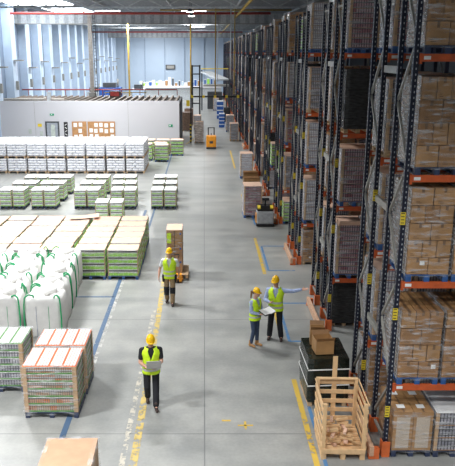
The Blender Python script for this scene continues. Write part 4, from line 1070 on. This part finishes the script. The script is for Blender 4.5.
# worker with laptop, mid-stride towards the camera
P = legs((.10, -.06, .50), (.09, -.20, .085), (-.10, -.03, .50), (-.09, .20, .13), rt=(-.10, .07, .055))
P.update(elbL=(.24, -.06, 1.15), wrL=(.11, -.30, 1.13), fingL=(-.55, -.75, 0), palmL=(0, 0, 1), curlL=.2, elbR=(-.25, -.04, 1.14), wrR=(-.12, -.26, 1.12), fingR=(.5, -.8, .1), palmR=(0, 0, 1), curlR=.2)
A = person('worker in black shirt and yellow vest walking and reading a grey laptop', (-1.22, 14.02, 0), R(6), P, 1.0, dict(shirt='trouser', trousers='trouser', boots='boot'), 'short', head_pitch=.42)
t = thing('laptop', 'open grey laptop held by the worker in the black shirt', 'laptop', (-1.13, 13.68, 1.17), R(6))
MB().box(-.165, -.115, 0, .165, .115, .014, 'laptop').build('keyboard_base', t)
MB().beam((0, -.115, .012), (0, -.18, .215), .33, .008, 'laptop').build('screen_lid', t)
# worker walking ahead of the pallet jack
P = legs((.10, -.10, .50), (.10, -.16, .085), (-.10, -.02, .50), (-.10, .12, .10), rt=(-.11, -.02, .05))
P.update(elbL=(.29, .10, 1.16), wrL=(.27, .18, .93), fingL=(-.05, .2, -1), palmL=(-1, .1, 0), curlL=1.0, elbR=(-.31, .02, 1.14), wrR=(-.33, -.10, .90), fingR=(0, -.15, -1), palmR=(1, .1, 0), curlR=.6)
KM = person('worker in white shirt and khaki trousers walking in front of the tall load', (-1.12, 20.6, 0), R(-4), P, 1.04, dict(shirt='shirtw', trousers='khaki', boots='boot'), 'short', head_pitch=.12)

for sx, S in ((.10, 'L'), (-.10, 'R')):
    kn = Vector(P['knee' + S]); MB().rings([(kn.x, kn.y, kn.z - .20, .078, .080), (kn.x, kn.y - .005, kn.z - .08, .088, .092), (kn.x, kn.y - .01, kn.z + .02, .092, .096), (kn.x, kn.y, kn.z + .08, .088, .09)], 'trouser', 14).build('knee_pad', KM)
    MB().rings([(sx * 1.75, -.03, .74, .05, .06), (sx * 1.8, -.03, .92, .06, .075), (sx * 1.7, -.02, .98, .05, .07)], 'trouser', 12).build('tool_pouch', KM)
# woman with papers
P = legs((.09, -.02, .50), (.095, -.02, .085), (-.09, -.03, .50), (-.10, .06, .085))
P.update(elbL=(.22, -.05, 1.14), wrL=(.15, -.26, 1.10), fingL=(-.3, -.9, .1), palmL=(0, 0, 1), curlL=.35, elbR=(-.22, -.03, 1.14), wrR=(-.10, -.24, 1.10), fingR=(.3, -.9, .1), palmR=(0, 0, 1), curlR=.35)
person('woman in yellow hard hat, blue jeans and tan boots looking at the papers', (1.42, 17.3, 0), R(48), P, .95, dict(shirt='shirtb', trousers='jeans', boots='tanboot'), 'long', True, .1, .2, 'hairl')
# man pointing
P = legs((.12, -.02, .50), (.17, .0, .085), (-.12, -.02, .50), (-.15, .02, .085))
P.update(elbL=(.45, .0, 1.42), wrL=(.68, -.03, 1.50), fingL=(1, .0, .15), palmL=(0, -.5, .8), curlL=.15, elbR=(-.28, -.05, 1.15), wrR=(-.13, -.27, 1.16), fingR=(.5, -.7, .25), palmR=(0, -.3, .9), curlR=.4)
person('man in yellow vest and black trousers pointing at the racks with an outstretched arm', (2.04, 17.75, 0), R(-12), P, 1.06, dict(shirt='shirtb', trousers='trouser', boots='boot'), 'long', False, -.35, .3)
t = thing('document_folder', 'open dark folder with white papers held between the woman and the man', 'folder', (1.74, 17.12, 1.10), R(40))
MB().cb(0, 0, 0, .40, .28, .012, 'black', (.25, 0, 0)).build('folder', t)
MB().cb(-.05, 0, .022, .30, .26, .008, 'paper', (.25, .06, 0)).cb(.10, -.01, .03, .20, .25, .006, 'paper', (.32, -.12, .05)).build('paper_sheet', t)
